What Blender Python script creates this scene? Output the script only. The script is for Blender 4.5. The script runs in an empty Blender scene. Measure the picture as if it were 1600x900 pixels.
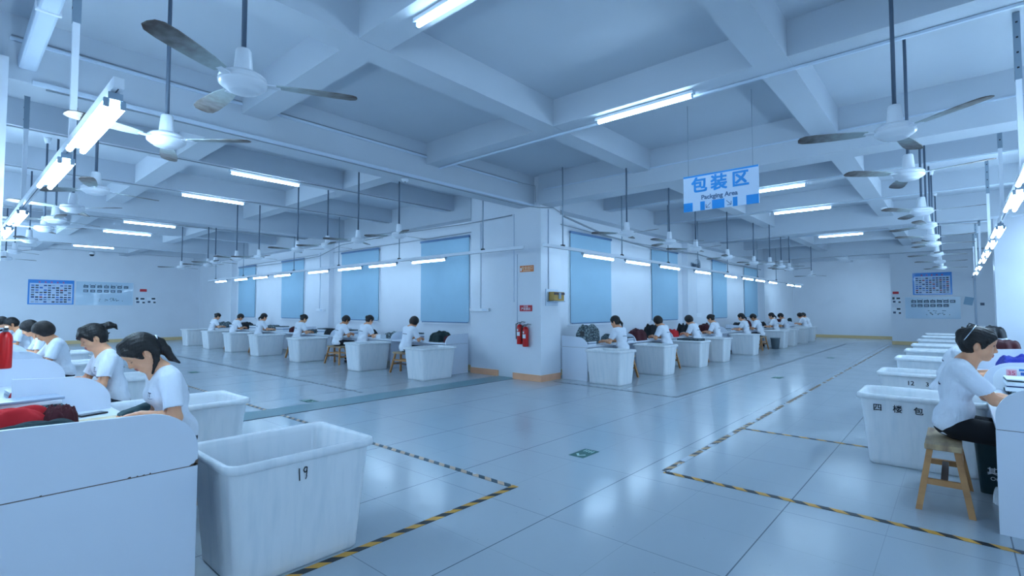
import bpy, bmesh, math, random
import numpy as np
from mathutils import Vector, Matrix
from mathutils.bvhtree import BVHTree

S = bpy.context.scene
COL = S.collection
PI = math.pi
rad = math.radians

# ------------------------------------------------------------------ camera, world, exposure
CAM_H = 1.45
cam_data = bpy.data.cameras.new('camera')
cam_data.sensor_width = 36.0
cam_data.lens = 787.0 / 1600.0 * 36.0
cam_data.clip_start = 0.05
cam_data.clip_end = 200
cam = bpy.data.objects.new('camera', cam_data)
COL.objects.link(cam)
cam.location = (0, 0, CAM_H)
YAW, TILT = rad(41.4), math.atan(33.0 / 787.0)
cam.rotation_euler = (PI / 2 + TILT, 0, YAW - PI / 2)
S.camera = cam

world = bpy.data.worlds.new('world')
S.world = world
world.use_nodes = True
world.node_tree.nodes['Background'].inputs['Color'].default_value = (0.45, 0.68, 1.0, 1)
world.node_tree.nodes['Background'].inputs['Strength'].default_value = 0.25

S.view_settings.view_transform = 'Standard'
S.view_settings.look = 'None'
S.view_settings.gamma = 1.0
S.view_settings.use_curve_mapping = False
S.view_settings.exposure = 1.77
S.cycles.max_bounces = 12
S.cycles.diffuse_bounces = 8
TUBE_STRENGTH = 21.0
TUBE_COLOR = (0.48, 0.72, 0.95)

def area(name, loc, target, sx, sy, power, color):
    d = bpy.data.lights.new(name, 'AREA')
    d.shape = 'RECTANGLE'; d.size = sx; d.size_y = sy; d.energy = power; d.color = color
    o = bpy.data.objects.new(name, d)
    COL.objects.link(o)
    o.location = loc
    o.rotation_euler = (Vector(target) - Vector(loc)).to_track_quat('-Z', 'Y').to_euler()
    return o
# added fill lights for the light coming from behind the viewer
area('fill_behind_left', (-2.45, 1.5, 2.0), (3, 3.0, 1.6), 4.5, 2.4, 20, (0.48, 0.72, 0.95))
area('fill_behind_right', (2.0, -2.45, 2.0), (3.5, 3, 1.6), 4.5, 2.4, 20, (0.48, 0.72, 0.95))
# unseen fill lights added to brighten the far parts of both wings
area('fill_far_left', (-2.45, 21.5, 2.2), (4, 27.7, 1.9), 6, 2.2, 170, (0.48, 0.72, 0.95))
area('fill_far_right', (19.5, -2.45, 2.3), (21.5, 6, 1.6), 6, 2.2, 70, (0.48, 0.72, 0.95))

area('fill_alcove', (28.2, 2.1, 2.1), (29.6, 6, 1.7), 2.6, 1.8, 22, (0.48, 0.72, 0.95))  # fill added in the right-end recess to brighten the end wall
area('fill_mid_left', (-2.45, 12.0, 2.2), (5, 12.5, 1.2), 6, 2.2, 60, (0.48, 0.72, 0.95))  # unseen fill added at the inner wall, evens out the left wing
area('fill_mid_right', (12.0, -2.45, 2.2), (12.5, 5, 1.2), 6, 2.2, 60, (0.48, 0.72, 0.95))  # the same added fill for the middle of the right wing

# ------------------------------------------------------------------ helpers
def lin(h):
    h = h.lstrip('#')
    c = [int(h[i:i + 2], 16) / 255 for i in (0, 2, 4)]
    return tuple(x / 12.92 if x <= .04045 else ((x + .055) / 1.055) ** 2.4 for x in c) + (1,)

MATS = {}
def mat(name, color, rough=.5, metal=0.0, spec=.5, noise=0.0, nscale=4.0, color2=None, bump=0.0, bscale=60.0, emit=None, estr=0.0, stretch=(1, 1, 1), coat=0.0):
    """Principled material with optional procedural mottling and bump."""
    if name in MATS:
        return MATS[name]
    m = bpy.data.materials.new(name)
    m.use_nodes = True
    nt = m.node_tree
    b = nt.nodes['Principled BSDF']
    c = lin(color) if isinstance(color, str) else tuple(color) + (1,)
    b.inputs['Base Color'].default_value = c
    b.inputs['Roughness'].default_value = rough
    b.inputs['Metallic'].default_value = metal
    b.inputs['Specular IOR Level'].default_value = spec
    b.inputs['Coat Weight'].default_value = coat
    if noise or bump:
        tc = nt.nodes.new('ShaderNodeTexCoord')
        mp = nt.nodes.new('ShaderNodeMapping')
        mp.inputs['Scale'].default_value = stretch
        nt.links.new(tc.outputs['Object'], mp.inputs['Vector'])
    if noise:
        c2 = lin(color2) if color2 else tuple(x * .75 for x in c[:3]) + (1,)
        n = nt.nodes.new('ShaderNodeTexNoise')
        n.inputs['Scale'].default_value = nscale
        n.inputs['Detail'].default_value = 5
        r = nt.nodes.new('ShaderNodeValToRGB')
        r.color_ramp.elements[0].position = .42
        r.color_ramp.elements[1].position = .72
        mx = nt.nodes.new('ShaderNodeMix')
        mx.data_type = 'RGBA'
        mu = nt.nodes.new('ShaderNodeMath')
        mu.operation = 'MULTIPLY'
        mu.inputs[1].default_value = noise
        nt.links.new(mp.outputs[0], n.inputs['Vector'])
        nt.links.new(n.outputs['Fac'], r.inputs['Fac'])
        nt.links.new(r.outputs['Color'], mu.inputs[0])
        nt.links.new(mu.outputs[0], mx.inputs['Factor'])
        mx.inputs['A'].default_value = c
        mx.inputs['B'].default_value = c2
        nt.links.new(mx.outputs['Result'], b.inputs['Base Color'])
    if bump:
        n2 = nt.nodes.new('ShaderNodeTexNoise')
        n2.inputs['Scale'].default_value = bscale
        n2.inputs['Detail'].default_value = 4
        bp = nt.nodes.new('ShaderNodeBump')
        bp.inputs['Strength'].default_value = bump
        bp.inputs['Distance'].default_value = .01
        nt.links.new(mp.outputs[0], n2.inputs['Vector'])
        nt.links.new(n2.outputs['Fac'], bp.inputs['Height'])
        nt.links.new(bp.outputs['Normal'], b.inputs['Normal'])
    if emit:
        b.inputs['Emission Color'].default_value = tuple(emit) + (1,)
        b.inputs['Emission Strength'].default_value = estr
    MATS[name] = m
    return m

def tag(o, label=None, cat=None, group=None, kind=None):
    if label: o['label'] = label
    if cat: o['category'] = cat
    if group: o['group'] = group
    if kind: o['kind'] = kind
    return o

def empty(name, loc=(0, 0, 0), rz=0.0):
    o = bpy.data.objects.new(name, None)
    o.empty_display_size = .1
    COL.objects.link(o)
    o.location = loc
    o.rotation_euler = (0, 0, rz)
    return o

def thing(name, label, cat, loc=(0, 0, 0), rz=0.0, group=None):
    return tag(empty(name, loc, rz), label, cat, group)

def copy_tree(o, parent=None):
    c = o.copy()
    COL.objects.link(c)
    if parent is not None:
        c.parent = parent
    for ch in list(o.children):
        copy_tree(ch, c)
    return c

class MB:
    """Collects shapes; build() links them as one mesh object."""
    def __init__(s):
        s.bm = bmesh.new()
        s.mats = []
        s.cur = 0
    def use(s, m):
        if m not in s.mats: s.mats.append(m)
        s.cur = s.mats.index(m)
        return s
    def face(s, vs, smooth=False):
        try:
            f = s.bm.faces.new(vs)
        except ValueError:
            return None
        f.material_index = s.cur
        f.smooth = smooth
        return f
    def box(s, lo, hi, M=None, bevel=0.0):
        P = [(lo[0] if not i & 1 else hi[0], lo[1] if not i & 2 else hi[1], lo[2] if not i & 4 else hi[2]) for i in range(8)]
        if M is not None: P = [M @ Vector(p) for p in P]
        v = [s.bm.verts.new(p) for p in P]
        fs = [s.face([v[i] for i in q]) for q in ((0, 2, 3, 1), (4, 5, 7, 6), (0, 1, 5, 4), (2, 6, 7, 3), (0, 4, 6, 2), (1, 3, 7, 5))]
        if bevel:
            es = list({e for f in fs for e in f.edges})
            r = bmesh.ops.bevel(s.bm, geom=es, offset=bevel, segments=2, affect='EDGES', profile=.5)
            for f in r['faces']: f.material_index = s.cur
        return s
    def tube(s, a, b, r, r2=None, n=12, cap=True, smooth=True):
        a, b = Vector(a), Vector(b)
        r2 = r if r2 is None else r2
        d = (b - a).normalized()
        x = d.orthogonal().normalized()
        y = d.cross(x)
        A = [s.bm.verts.new(a + (x * math.cos(t) + y * math.sin(t)) * r) for t in [2 * PI * i / n for i in range(n)]]
        B = [s.bm.verts.new(b + (x * math.cos(t) + y * math.sin(t)) * r2) for t in [2 * PI * i / n for i in range(n)]]
        for i in range(n):
            s.face([A[i], A[(i + 1) % n], B[(i + 1) % n], B[i]], smooth)
        if cap:
            s.face(A[::-1]); s.face(B)
        return s
    def path(s, pts, r, n=8):
        """A tube swept through points."""
        P = [Vector(p) for p in pts]
        rings = []
        x = None
        for i, p in enumerate(P):
            d = (P[min(i + 1, len(P) - 1)] - P[max(i - 1, 0)]).normalized()
            if x is None: x = d.orthogonal().normalized()
            x = (x - d * x.dot(d)).normalized()
            y = d.cross(x)
            rr = r[i] if isinstance(r, (list, tuple)) else r
            rings.append([s.bm.verts.new(p + (x * math.cos(2 * PI * k / n) + y * math.sin(2 * PI * k / n)) * rr) for k in range(n)])
        for A, B in zip(rings, rings[1:]):
            for i in range(n):
                s.face([A[i], A[(i + 1) % n], B[(i + 1) % n], B[i]], True)
        s.face(rings[0][::-1]); s.face(rings[-1])
        return s
    def lathe(s, prof, c=(0, 0, 0), n=28, M=None):
        """Profile of (radius, z) turned about z through c."""
        rings = []
        for r, z in prof:
            rg = []
            for i in range(n if r > 1e-6 else 1):
                t = 2 * PI * i / n
                p = Vector((c[0] + r * math.cos(t), c[1] + r * math.sin(t), c[2] + z))
                rg.append(s.bm.verts.new(M @ p if M is not None else p))
            rings.append(rg)
        for A, B in zip(rings, rings[1:]):
            for i in range(n):
                j = (i + 1) % n
                if len(A) == 1 and len(B) == 1: continue
                if len(A) == 1: s.face([A[0], B[j], B[i]], True)
                elif len(B) == 1: s.face([A[i], A[j], B[0]], True)
                else: s.face([A[i], A[j], B[j], B[i]], True)
        if len(rings[0]) > 1: s.face(rings[0][::-1])
        if len(rings[-1]) > 1: s.face(rings[-1])
        return s
    def prism(s, poly, a, b, M=None):
        """Polygon in the x-z plane extruded along y from a to b."""
        mk = lambda x, y, z: s.bm.verts.new(M @ Vector((x, y, z)) if M is not None else (x, y, z))
        A = [mk(p[0], a, p[1]) for p in poly]
        B = [mk(p[0], b, p[1]) for p in poly]
        n = len(poly)
        s.face(A); s.face(B[::-1])
        for i in range(n):
            s.face([A[i], B[i], B[(i + 1) % n], A[(i + 1) % n]])
        return s
    def quad(s, pts):
        s.face([s.bm.verts.new(p) for p in pts])
        return s
    def build(s, name, m=None, parent=None, loc=None):
        if m is not None:
            if s.mats: pass
            else: s.mats = [m]
        bmesh.ops.recalc_face_normals(s.bm, faces=s.bm.faces)
        me = bpy.data.meshes.new(name)
        s.bm.to_mesh(me)
        s.bm.free()
        for x in s.mats: me.materials.append(x)
        o = bpy.data.objects.new(name, me)
        COL.objects.link(o)
        if parent is not None: o.parent = parent
        if loc is not None: o.location = loc
        return o

def struct(name, mb, m):
    o = mb.build(name, m)
    o['kind'] = 'structure'
    return o

def text_obj(name, body, size, m, parent=None, M=None, extrude=.001, bold=0.0, thick=0.0):
    """Lettering turned into a mesh; lies in local x-y, facing +z before M."""
    cu = bpy.data.curves.new(name, 'FONT')
    cu.body = body
    cu.size = size
    cu.align_x = 'CENTER'
    cu.align_y = 'CENTER'
    cu.extrude = extrude
    cu.offset = bold
    cu.resolution_u = 3
    t = bpy.data.objects.new(name + '_tmp', cu)
    COL.objects.link(t)
    dg = bpy.context.evaluated_depsgraph_get()
    me = bpy.data.meshes.new_from_object(t.evaluated_get(dg))
    bpy.data.objects.remove(t)
    bpy.data.curves.remove(cu)
    me.name = name
    me.materials.clear()
    me.materials.append(m)
    if thick:
        # bolder strokes: the same outline laid down again, slightly shifted
        bm, src = bmesh.new(), me.copy()
        for k in range(9):
            dx, dy = ((k % 3) - 1) * thick, (k // 3 - 1) * thick
            src2 = src.copy(); src2.transform(Matrix.Translation((dx, dy, k * .00002)))
            bm.from_mesh(src2); bpy.data.meshes.remove(src2)
        bm.to_mesh(me); bm.free(); bpy.data.meshes.remove(src)
    if M is not None: me.transform(M)
    o = bpy.data.objects.new(name, me)
    COL.objects.link(o)
    if parent is not None: o.parent = parent
    return o

def frame(origin, xdir, ydir):
    x, y = Vector(xdir), Vector(ydir)
    z = x.cross(y)
    return Matrix(((x.x, y.x, z.x, origin[0]), (x.y, y.y, z.y, origin[1]), (x.z, y.z, z.z, origin[2]), (0, 0, 0, 1)))

ORD = ['first', 'second', 'third', 'fourth', 'fifth', 'sixth', 'seventh', 'eighth', 'ninth', 'tenth', 'eleventh', 'twelfth']

# ------------------------------------------------------------------ materials
WALL = mat('wall_paint', '#DEE3EA', .45, noise=.25, nscale=1.3, color2='#CDD3DA')
CEIL = mat('ceiling_paint', '#BFC7D0', .6, noise=.3, nscale=.9, color2='#B2BBC4')
SKIRT = mat('skirting_tile', '#F2B58E', .35, noise=.4, nscale=5, color2='#DE9F7A')
SKIRT2 = mat('skirting_tan', '#DCC08E', .4, noise=.3, nscale=5)
LAM = mat('white_laminate', '#DEE5F0', .32, noise=.15, nscale=2.5, color2='#CDD6E4')
EDGE = mat('chipped_board', '#6B5B52', .8)
SEAM = mat('dark_seam', '#5C6470', .7)
BLIND = mat('blind_fabric', '#99BDD2', .75, noise=.12, nscale=3, bump=.05, bscale=300)
BLINDEDGE = mat('blind_rail', '#5E7FA6', .5)
WHITEMETAL = mat('white_enamel', '#E6EBF2', .3)
GREYMETAL = mat('galvanised', '#8FA0AE', .4, .3)
ROD = mat('dark_rod', '#566678', .5, .2)
DARK = mat('dark_plastic', '#14181E', .45)
WIRE = mat('old_wire', '#929AA2', .6)
CONDUIT = mat('conduit_white', '#C9D6E4', .45)
PAPER = mat('paper', '#E6ECF2', .6)
RED = mat('extinguisher_red', '#D01818', .28)
BLACKPL = mat('black_plastic', '#101216', .35)
BLUE = mat('sign_blue', '#0090DE', .4)
SIGNW = mat('sign_white', '#CBDDF2', .4)
INK = mat('marker_ink', '#20262E', .7)
TEXTGREY = mat('sign_grey_text', '#4E6E96', .5)
GREEN = mat('exit_green', '#2B6A62', .5)
PALEGREEN = mat('exit_pale', '#BFE0D8', .5)
TUBE = mat('lamp_tube', '#FFFFFF', .3, emit=TUBE_COLOR, estr=TUBE_STRENGTH)
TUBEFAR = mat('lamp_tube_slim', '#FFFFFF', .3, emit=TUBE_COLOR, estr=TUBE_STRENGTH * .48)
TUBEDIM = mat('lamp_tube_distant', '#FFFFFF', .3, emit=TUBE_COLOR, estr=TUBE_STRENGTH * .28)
TUBECAP = mat('lamp_holder', '#8FA3B5', .4)

def floor_material():
    m = bpy.data.materials.new('floor_tiles')
    m.use_nodes = True
    nt = m.node_tree
    b = nt.nodes['Principled BSDF']
    tc = nt.nodes.new('ShaderNodeTexCoord')
    sep = nt.nodes.new('ShaderNodeSeparateXYZ')
    nt.links.new(tc.outputs['Object'], sep.inputs[0])
    def math_(op, a, b_=None, c=None):
        n = nt.nodes.new('ShaderNodeMath')
        n.operation = op
        for i, v in enumerate((a, b_, c)):
            if v is None: continue
            if isinstance(v, (int, float)): n.inputs[i].default_value = v
            else: nt.links.new(v, n.inputs[i])
        return n.outputs[0]
    def seam(out, period, off, width):
        f = math_('PINGPONG', math_('SUBTRACT', out, off), period / 2)
        return math_('LESS_THAN', f, width)
    X, Y = sep.outputs[0], sep.outputs[1]
    strong = math_('MAXIMUM', seam(Y, 1.2, .98, .004), math_('MULTIPLY', seam(X, 1.2, .45, .003), .6))
    faint = math_('MULTIPLY', math_('MAXIMUM', seam(X, .6, .45, .0022), seam(Y, .6, .38, .0022)), .25)
    k = math_('MAXIMUM', strong, faint)
    n1 = nt.nodes.new('ShaderNodeTexNoise')
    n1.inputs['Scale'].default_value = .55
    n1.inputs['Detail'].default_value = 6
    nt.links.new(tc.outputs['Object'], n1.inputs['Vector'])
    mix0 = nt.nodes.new('ShaderNodeMix'); mix0.data_type = 'RGBA'
    mix0.inputs['A'].default_value = lin('#ADB8C0')
    mix0.inputs['B'].default_value = lin('#B8C2C9')
    nt.links.new(n1.outputs['Fac'], mix0.inputs['Factor'])
    n3 = nt.nodes.new('ShaderNodeTexNoise')
    n3.inputs['Scale'].default_value = 22
    n3.inputs['Detail'].default_value = 3
    nt.links.new(tc.outputs['Object'], n3.inputs['Vector'])
    spots = math_('MULTIPLY', math_('GREATER_THAN', n3.outputs['Fac'], .74), .35)
    mix1 = nt.nodes.new('ShaderNodeMix'); mix1.data_type = 'RGBA'
    nt.links.new(mix0.outputs['Result'], mix1.inputs['A'])
    mix1.inputs['B'].default_value = lin('#3F4C58')
    nt.links.new(math_('MAXIMUM', math_('MULTIPLY', k, .75), spots), mix1.inputs['Factor'])
    nt.links.new(mix1.outputs['Result'], b.inputs['Base Color'])
    n2 = nt.nodes.new('ShaderNodeTexNoise')
    n2.inputs['Scale'].default_value = 1.7
    n2.inputs['Detail'].default_value = 5
    nt.links.new(tc.outputs['Object'], n2.inputs['Vector'])
    nt.links.new(math_('MULTIPLY_ADD', n2.outputs['Fac'], .12, .12), b.inputs['Roughness'])
    b.inputs['Specular IOR Level'].default_value = .55
    bp = nt.nodes.new('ShaderNodeBump')
    bp.inputs['Strength'].default_value = .012
    bp.inputs['Distance'].default_value = .01
    n4 = nt.nodes.new('ShaderNodeTexNoise'); n4.inputs['Scale'].default_value = 1.1
    nt.links.new(tc.outputs['Object'], n4.inputs['Vector'])
    nt.links.new(n4.outputs['Fac'], bp.inputs['Height'])
    nt.links.new(bp.outputs['Normal'], b.inputs['Normal'])
    return m
FLOOR = floor_material()

def blade_material():
    m = bpy.data.materials.new('dusty_blade')
    m.use_nodes = True
    nt = m.node_tree
    b = nt.nodes['Principled BSDF']
    b.inputs['Roughness'].default_value = .6
    tc = nt.nodes.new('ShaderNodeTexCoord')
    ln = nt.nodes.new('ShaderNodeVectorMath'); ln.operation = 'LENGTH'
    nt.links.new(tc.outputs['Object'], ln.inputs[0])
    ns = nt.nodes.new('ShaderNodeTexNoise')
    ns.inputs['Scale'].default_value = 18
    ns.inputs['Detail'].default_value = 7
    nt.links.new(tc.outputs['Object'], ns.inputs['Vector'])
    ad = nt.nodes.new('ShaderNodeMath'); ad.operation = 'MULTIPLY_ADD'
    nt.links.new(ns.outputs['Fac'], ad.inputs[0]); ad.inputs[1].default_value = .34; nt.links.new(ln.outputs['Value'], ad.inputs[2])
    r = nt.nodes.new('ShaderNodeValToRGB')
    e = r.color_ramp.elements
    e[0].position = .40; e[0].color = lin('#AEBABA')
    e[1].position = .80; e[1].color = lin('#4A3A34')
    x = r.color_ramp.elements.new(.58); x.color = lin('#8D8C8A')
    nt.links.new(ad.outputs[0], r.inputs[0])
    nt.links.new(r.outputs[0], b.inputs['Base Color'])
    return m
BLADE = blade_material()

def tape_material(name, c1, c2, period=.16, wear=.0, slant=1.0):
    """Diagonal stripes along local x, with worn white patches."""
    m = bpy.data.materials.new(name)
    m.use_nodes = True
    nt = m.node_tree
    b = nt.nodes['Principled BSDF']
    b.inputs['Roughness'].default_value = .4
    tc = nt.nodes.new('ShaderNodeTexCoord')
    sep = nt.nodes.new('ShaderNodeSeparateXYZ')
    nt.links.new(tc.outputs['Object'], sep.inputs[0])
    def N(op, a, b_):
        n = nt.nodes.new('ShaderNodeMath'); n.operation = op
        for i, v in enumerate((a, b_)):
            if isinstance(v, (int, float)): n.inputs[i].default_value = v
            else: nt.links.new(v, n.inputs[i])
        return n.outputs[0]
    d = N('DIVIDE', N('ADD', sep.outputs[0], N('MULTIPLY', sep.outputs[1], slant)), period)
    fr = N('LESS_THAN', N('FRACT', d, 0), .5)
    mx = nt.nodes.new('ShaderNodeMix'); mx.data_type = 'RGBA'
    nt.links.new(fr, mx.inputs['Factor'])
    mx.inputs['A'].default_value = lin(c1)
    mx.inputs['B'].default_value = lin(c2)
    ns = nt.nodes.new('ShaderNodeTexNoise')
    ns.inputs['Scale'].default_value = 3.2
    ns.inputs['Detail'].default_value = 8
    nt.links.new(tc.outputs['Object'], ns.inputs['Vector'])
    w = N('GREATER_THAN', ns.outputs['Fac'], 1 - wear if wear else 2)
    mx2 = nt.nodes.new('ShaderNodeMix'); mx2.data_type = 'RGBA'
    nt.links.new(w, mx2.inputs['Factor'])
    nt.links.new(mx.outputs['Result'], mx2.inputs['A'])
    mx2.inputs['B'].default_value = lin('#D5DCE4')
    nt.links.new(mx2.outputs['Result'], b.inputs['Base Color'])
    return m
TAPE = tape_material('hazard_tape', '#E0A33A', '#22282C', .17, .34)
TAPEWORN = tape_material('hazard_tape_worn', '#C9A070', '#39424A', .17, .47)
TAPEPALE = tape_material('hazard_tape_pale', '#D6B79A', '#3E5560', .15, .36)
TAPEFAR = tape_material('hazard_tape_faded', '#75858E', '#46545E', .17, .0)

def bin_material():
    m = bpy.data.materials.new('bin_plastic')
    m.use_nodes = True
    nt = m.node_tree
    b = nt.nodes['Principled BSDF']
    out = nt.nodes['Material Output']
    tc = nt.nodes.new('ShaderNodeTexCoord')
    mp = nt.nodes.new('ShaderNodeMapping')
    mp.inputs['Scale'].default_value = (7, 7, .8)
    n = nt.nodes.new('ShaderNodeTexNoise')
    n.inputs['Scale'].default_value = 2.5
    n.inputs['Detail'].default_value = 6
    r = nt.nodes.new('ShaderNodeValToRGB')
    r.color_ramp.elements[0].color = lin('#F0F3F6')
    r.color_ramp.elements[1].color = lin('#DFE7EC')
    r.color_ramp.elements[0].position = .45
    r.color_ramp.elements[1].position = .8
    nt.links.new(tc.outputs['Object'], mp.inputs[0])
    nt.links.new(mp.outputs[0], n.inputs['Vector'])
    nt.links.new(n.outputs['Fac'], r.inputs[0])
    nt.links.new(r.outputs[0], b.inputs['Base Color'])
    b.inputs['Roughness'].default_value = .35
    tr = nt.nodes.new('ShaderNodeBsdfTranslucent')
    nt.links.new(r.outputs[0], tr.inputs['Color'])
    mx = nt.nodes.new('ShaderNodeMixShader')
    mx.inputs[0].default_value = .14
    nt.links.new(b.outputs[0], mx.inputs[1])
    nt.links.new(tr.outputs[0], mx.inputs[2])
    nt.links.new(mx.outputs[0], out.inputs['Surface'])
    return m
BIN = bin_material()
# ------------------------------------------------------------------ room shell
XE, YE = 30.2, 27.7          # far end walls of the two wings
XI, YI = -2.6, -2.6          # walls behind the viewer
XW, YW = 8.35, 6.55          # window walls
ZS = 4.15                    # slab underside
def lshape(name, z, z2, m):
    mb = MB()
    poly = [(XI, YI), (XE, YI), (XE, YW), (XW, YW), (XW, YE), (XI, YE)]
    A = [mb.bm.verts.new((x, y, z)) for x, y in poly]
    B = [mb.bm.verts.new((x, y, z2)) for x, y in poly]
    mb.face(A); mb.face(B)
    for i in range(6): mb.face([A[i], A[(i + 1) % 6], B[(i + 1) % 6], B[i]])
    return struct(name, mb, m)
lshape('floor', 0, -.12, FLOOR)
lshape('ceiling', ZS, ZS + .15, CEIL)
struct('wall_window_left', MB().box((XW, YW, 0), (XW + .25, YE, ZS)), WALL)
struct('wall_window_right', MB().box((XW + .25, YW, 0), (XE, YW + .25, ZS)), WALL)
struct('wall_end_left', MB().box((XI, YE, 0), (XW + .25, YE + .2, ZS)), WALL)
struct('wall_end_right', MB().box((XE, YI, 0), (XE + .2, YW + .25, ZS)), WALL)
struct('wall_inner_left', MB().box((XI - .2, YI, 0), (XI, YE, ZS)), WALL)
struct('wall_inner_right', MB().box((XI, YI - .2, 0), (XE, YI, ZS)), WALL)
XB = 26.0                    # closet block carrying the notice boards
struct('wall_board_right', MB().box((XB, YI, 0), (XE, 2.02, ZS)), WALL)

# corner pillar and smaller piers
struct('column_corner', MB().box((7.95, 6.24, 0), (8.62, 7.0, ZS)), WALL)
struct('column_corner_side', MB().box((8.07, 7.0, 0), (8.36, 8.37, ZS)), WALL)
struct('column_left_row', MB().box((-.3, 6.25, 0), (.335, 6.39, 3.69)), WALL)
struct('column_right_row', MB().box((17.0, -1.5, 0), (17.7, -.73, ZS)), WALL)
for nm, lo, hi in (('column_left_windows', (8.12, 23.0, 0), (8.36, 24.3, ZS)), ('column_right_windows', (15.65, 6.36, 0), (16.35, 6.56, ZS)),
                   ('column_right_windows', (23.9, 6.3, 0), (24.6, 6.56, ZS)), ('column_left_windows', (8.18, 15.0, 0), (8.36, 15.7, ZS))):
    struct(nm, MB().box(lo, hi), WALL)
# skirting
for nm, lo, hi, m in (('baseboard_end_left', (XI, YE - .015, 0), (XW, YE, .14), SKIRT2), ('baseboard_end_right', (XE - .015, 2.02, 0), (XE, YW, .14), SKIRT2),
                      ('baseboard_board_wall', (XB - .015, YI, 0), (XB, 2.03, .14), SKIRT2),
                      ('baseboard_corner', (7.935, 6.225, 0), (7.95, 6.98, .13), SKIRT), ('baseboard_corner', (7.95, 6.225, 0), (8.6, 6.24, .13), SKIRT),
                      ('baseboard_corner_side', (8.055, 7.5, 0), (8.07, 8.37, .13), SKIRT),
                      ('baseboard_window_left', (8.335, 8.37, 0), (8.35, YE, .13), SKIRT2), ('baseboard_window_right', (8.62, 6.535, 0), (XE, 6.55, .13), SKIRT2)):
    struct(nm, MB().box(lo, hi), m)
# beams: main ones are deeper
ZM, ZB = 3.55, 3.8
def beam(lo, hi):
    # beams that cross differ by a few millimetres so that no two undersides coincide
    dz = .004 if hi[1] - lo[1] > hi[0] - lo[0] else 0
    struct('ceiling_beam', MB().box((lo[0], lo[1], lo[2] + dz), hi), CEIL)
beam((XI, 6.4, ZM), (7.95, 6.82, ZS))
beam((7.88, YI, ZM), (8.3, 6.24, ZS))
for y, mn in ((14.1, 1), (21.3, 1)): beam((XI, y - .2, ZM), (XW, y + .2, ZS))
for x in (15.95, 23.8): beam((x - .2, YI, ZM), (x + .2, YW, ZS))
for y in (9.1, 11.6, 16.35, 18.75, 23.8, 26.2): beam((XI, y - .15, ZB), (XW, y + .15, ZS))
for y in (-1.4, 1.27, 3.98): beam((XI, y - .15, ZB), (XE, y + .15, ZS))
for x in (10.55, 13.2, 18.45, 21.1, 26.4, 28.9): beam((x - .15, YI, ZB), (x + .15, YW, ZS))
for x in (-.36, 2.48, 5.3): beam((x - .15, YI, ZB), (x + .15, YE, ZS))
# perimeter beams over the window walls
beam((8.05, 8.37, ZM), (XW, YE, ZS)); beam((8.62, 6.25, ZM), (XE, YW, ZS))

# windows with roller blinds
def window(n, lo, hi, axis):
    """axis 'x': the window lies in the plane X = XW, else in Y = YW."""
    z0, z1 = 1.14, 3.12
    fm = MB()
    def bx(a0, a1, zz0, zz1, d0, d1):
        if axis == 'x': return (XW - d1, a0, zz0), (XW - d0, a1, zz1)
        return (a0, YW - d1, zz0), (a1, YW - d0, zz1)
    for a0, a1, b0, b1 in ((lo - .03, lo + .02, z0 - .03, z1), (hi - .02, hi + .03, z0 - .03, z1), (lo, hi, z1 - .03, z1 + .02), ((lo + hi) / 2 - .02, (lo + hi) / 2 + .02, z0, z1)):
        fm.box(*bx(a0, a1, b0, b1, 0, .025))
    w = struct('window_%d' % n, fm, WHITEMETAL)
    g = MB().box(*bx(lo, hi, z0, z1, .004, .01)).build('pane', mat('dark_glass', '#6E93B8', .1), w)
    s = MB().box(*bx(lo - .06, hi + .06, z0 - .06, z0 - .03, 0, .07)).build('window_sill', WHITEMETAL, w)
    return bx, z0, z1
LW = [(8.68, 10.5), (12.42, 14.45), (16.95, 18.65), (21.0, 22.7)]
RW = [(9.37, 11.15), (13.42, 15.2), (18.2, 19.68), (21.8, 23.6)]
wn = 1
for axis, lst, side in (('x', LW, 'left'), ('y', RW, 'right')):
    for i, (a, b) in enumerate(lst):
        bx, z0, z1 = window(wn, a, b, axis); wn += 1
        t = thing('roller_blind', 'drawn blue roller blind on the %s window wall, %s from the corner pillar' % (side, ORD[i]), 'blind', (0, 0, 0), 0, 'roller blinds')
        fb = MB()
        lo, hi = bx(a, b, z0, z1 + .05, .045, .05)
        fb.box(lo, hi).build('fabric', BLIND, t)
        MB().box(*bx(a - .01, b + .01, z1 + .05, z1 + .1, .03, .075)).build('top_rail', BLINDEDGE, t)
        MB().box(*bx(a + .05, b - .05, z0 - .02, z0, .04, .055)).build('bottom_rail', BLINDEDGE, t)

# teal cover strip across the left wing
struct('trim_1', MB().box((XI, 6.97, 0), (8.07, 7.5, .004)), mat('teal_strip', '#5E8E98', .3, noise=.3, nscale=2))
struct('trim_2', MB().box((XI, 6.955, 0), (8.07, 6.97, .005)), SEAM)

# hazard tapes on the floor
def tape(x0, y0, x1, y1, label, m=TAPE, w=.055):
    L = math.hypot(x1 - x0, y1 - y0)
    o = MB().box((0, -w / 2, .0005), (L, w / 2, .0025)).build('floor_tape', m)
    o.location = (x0, y0, 0.0 if abs(y1 - y0) < 1e-6 else .0006)
    o.rotation_euler = (0, 0, math.atan2(y1 - y0, x1 - x0))
    return tag(o, label, 'tape', 'hazard tapes on the floor')
tape(-.2, 2.75, 3.17, 2.75, 'yellow and black striped floor tape running along the front of tub marked 19')
tape(3.14, 2.78, 3.14, 26.0, 'long striped floor tape beside the near left tubs, running to the left end wall', TAPEPALE)
tape(4.31, 1.99, 4.31, -1.5, 'yellow and black striped floor tape in front of the bench and right desk')
tape(4.34, 2.0, 25.0, 2.0, 'long worn striped floor tape with white patches, running down the right aisle', TAPEWORN)
tape(6.49, 1.97, 6.49, -.2, 'short striped floor tape leading under the first white tub on the right', TAPE, .04)
tape(4.9, 7.8, 4.9, 26.0, 'faded striped floor tape along the far tubs by the left windows', TAPEFAR, .05)
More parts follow.
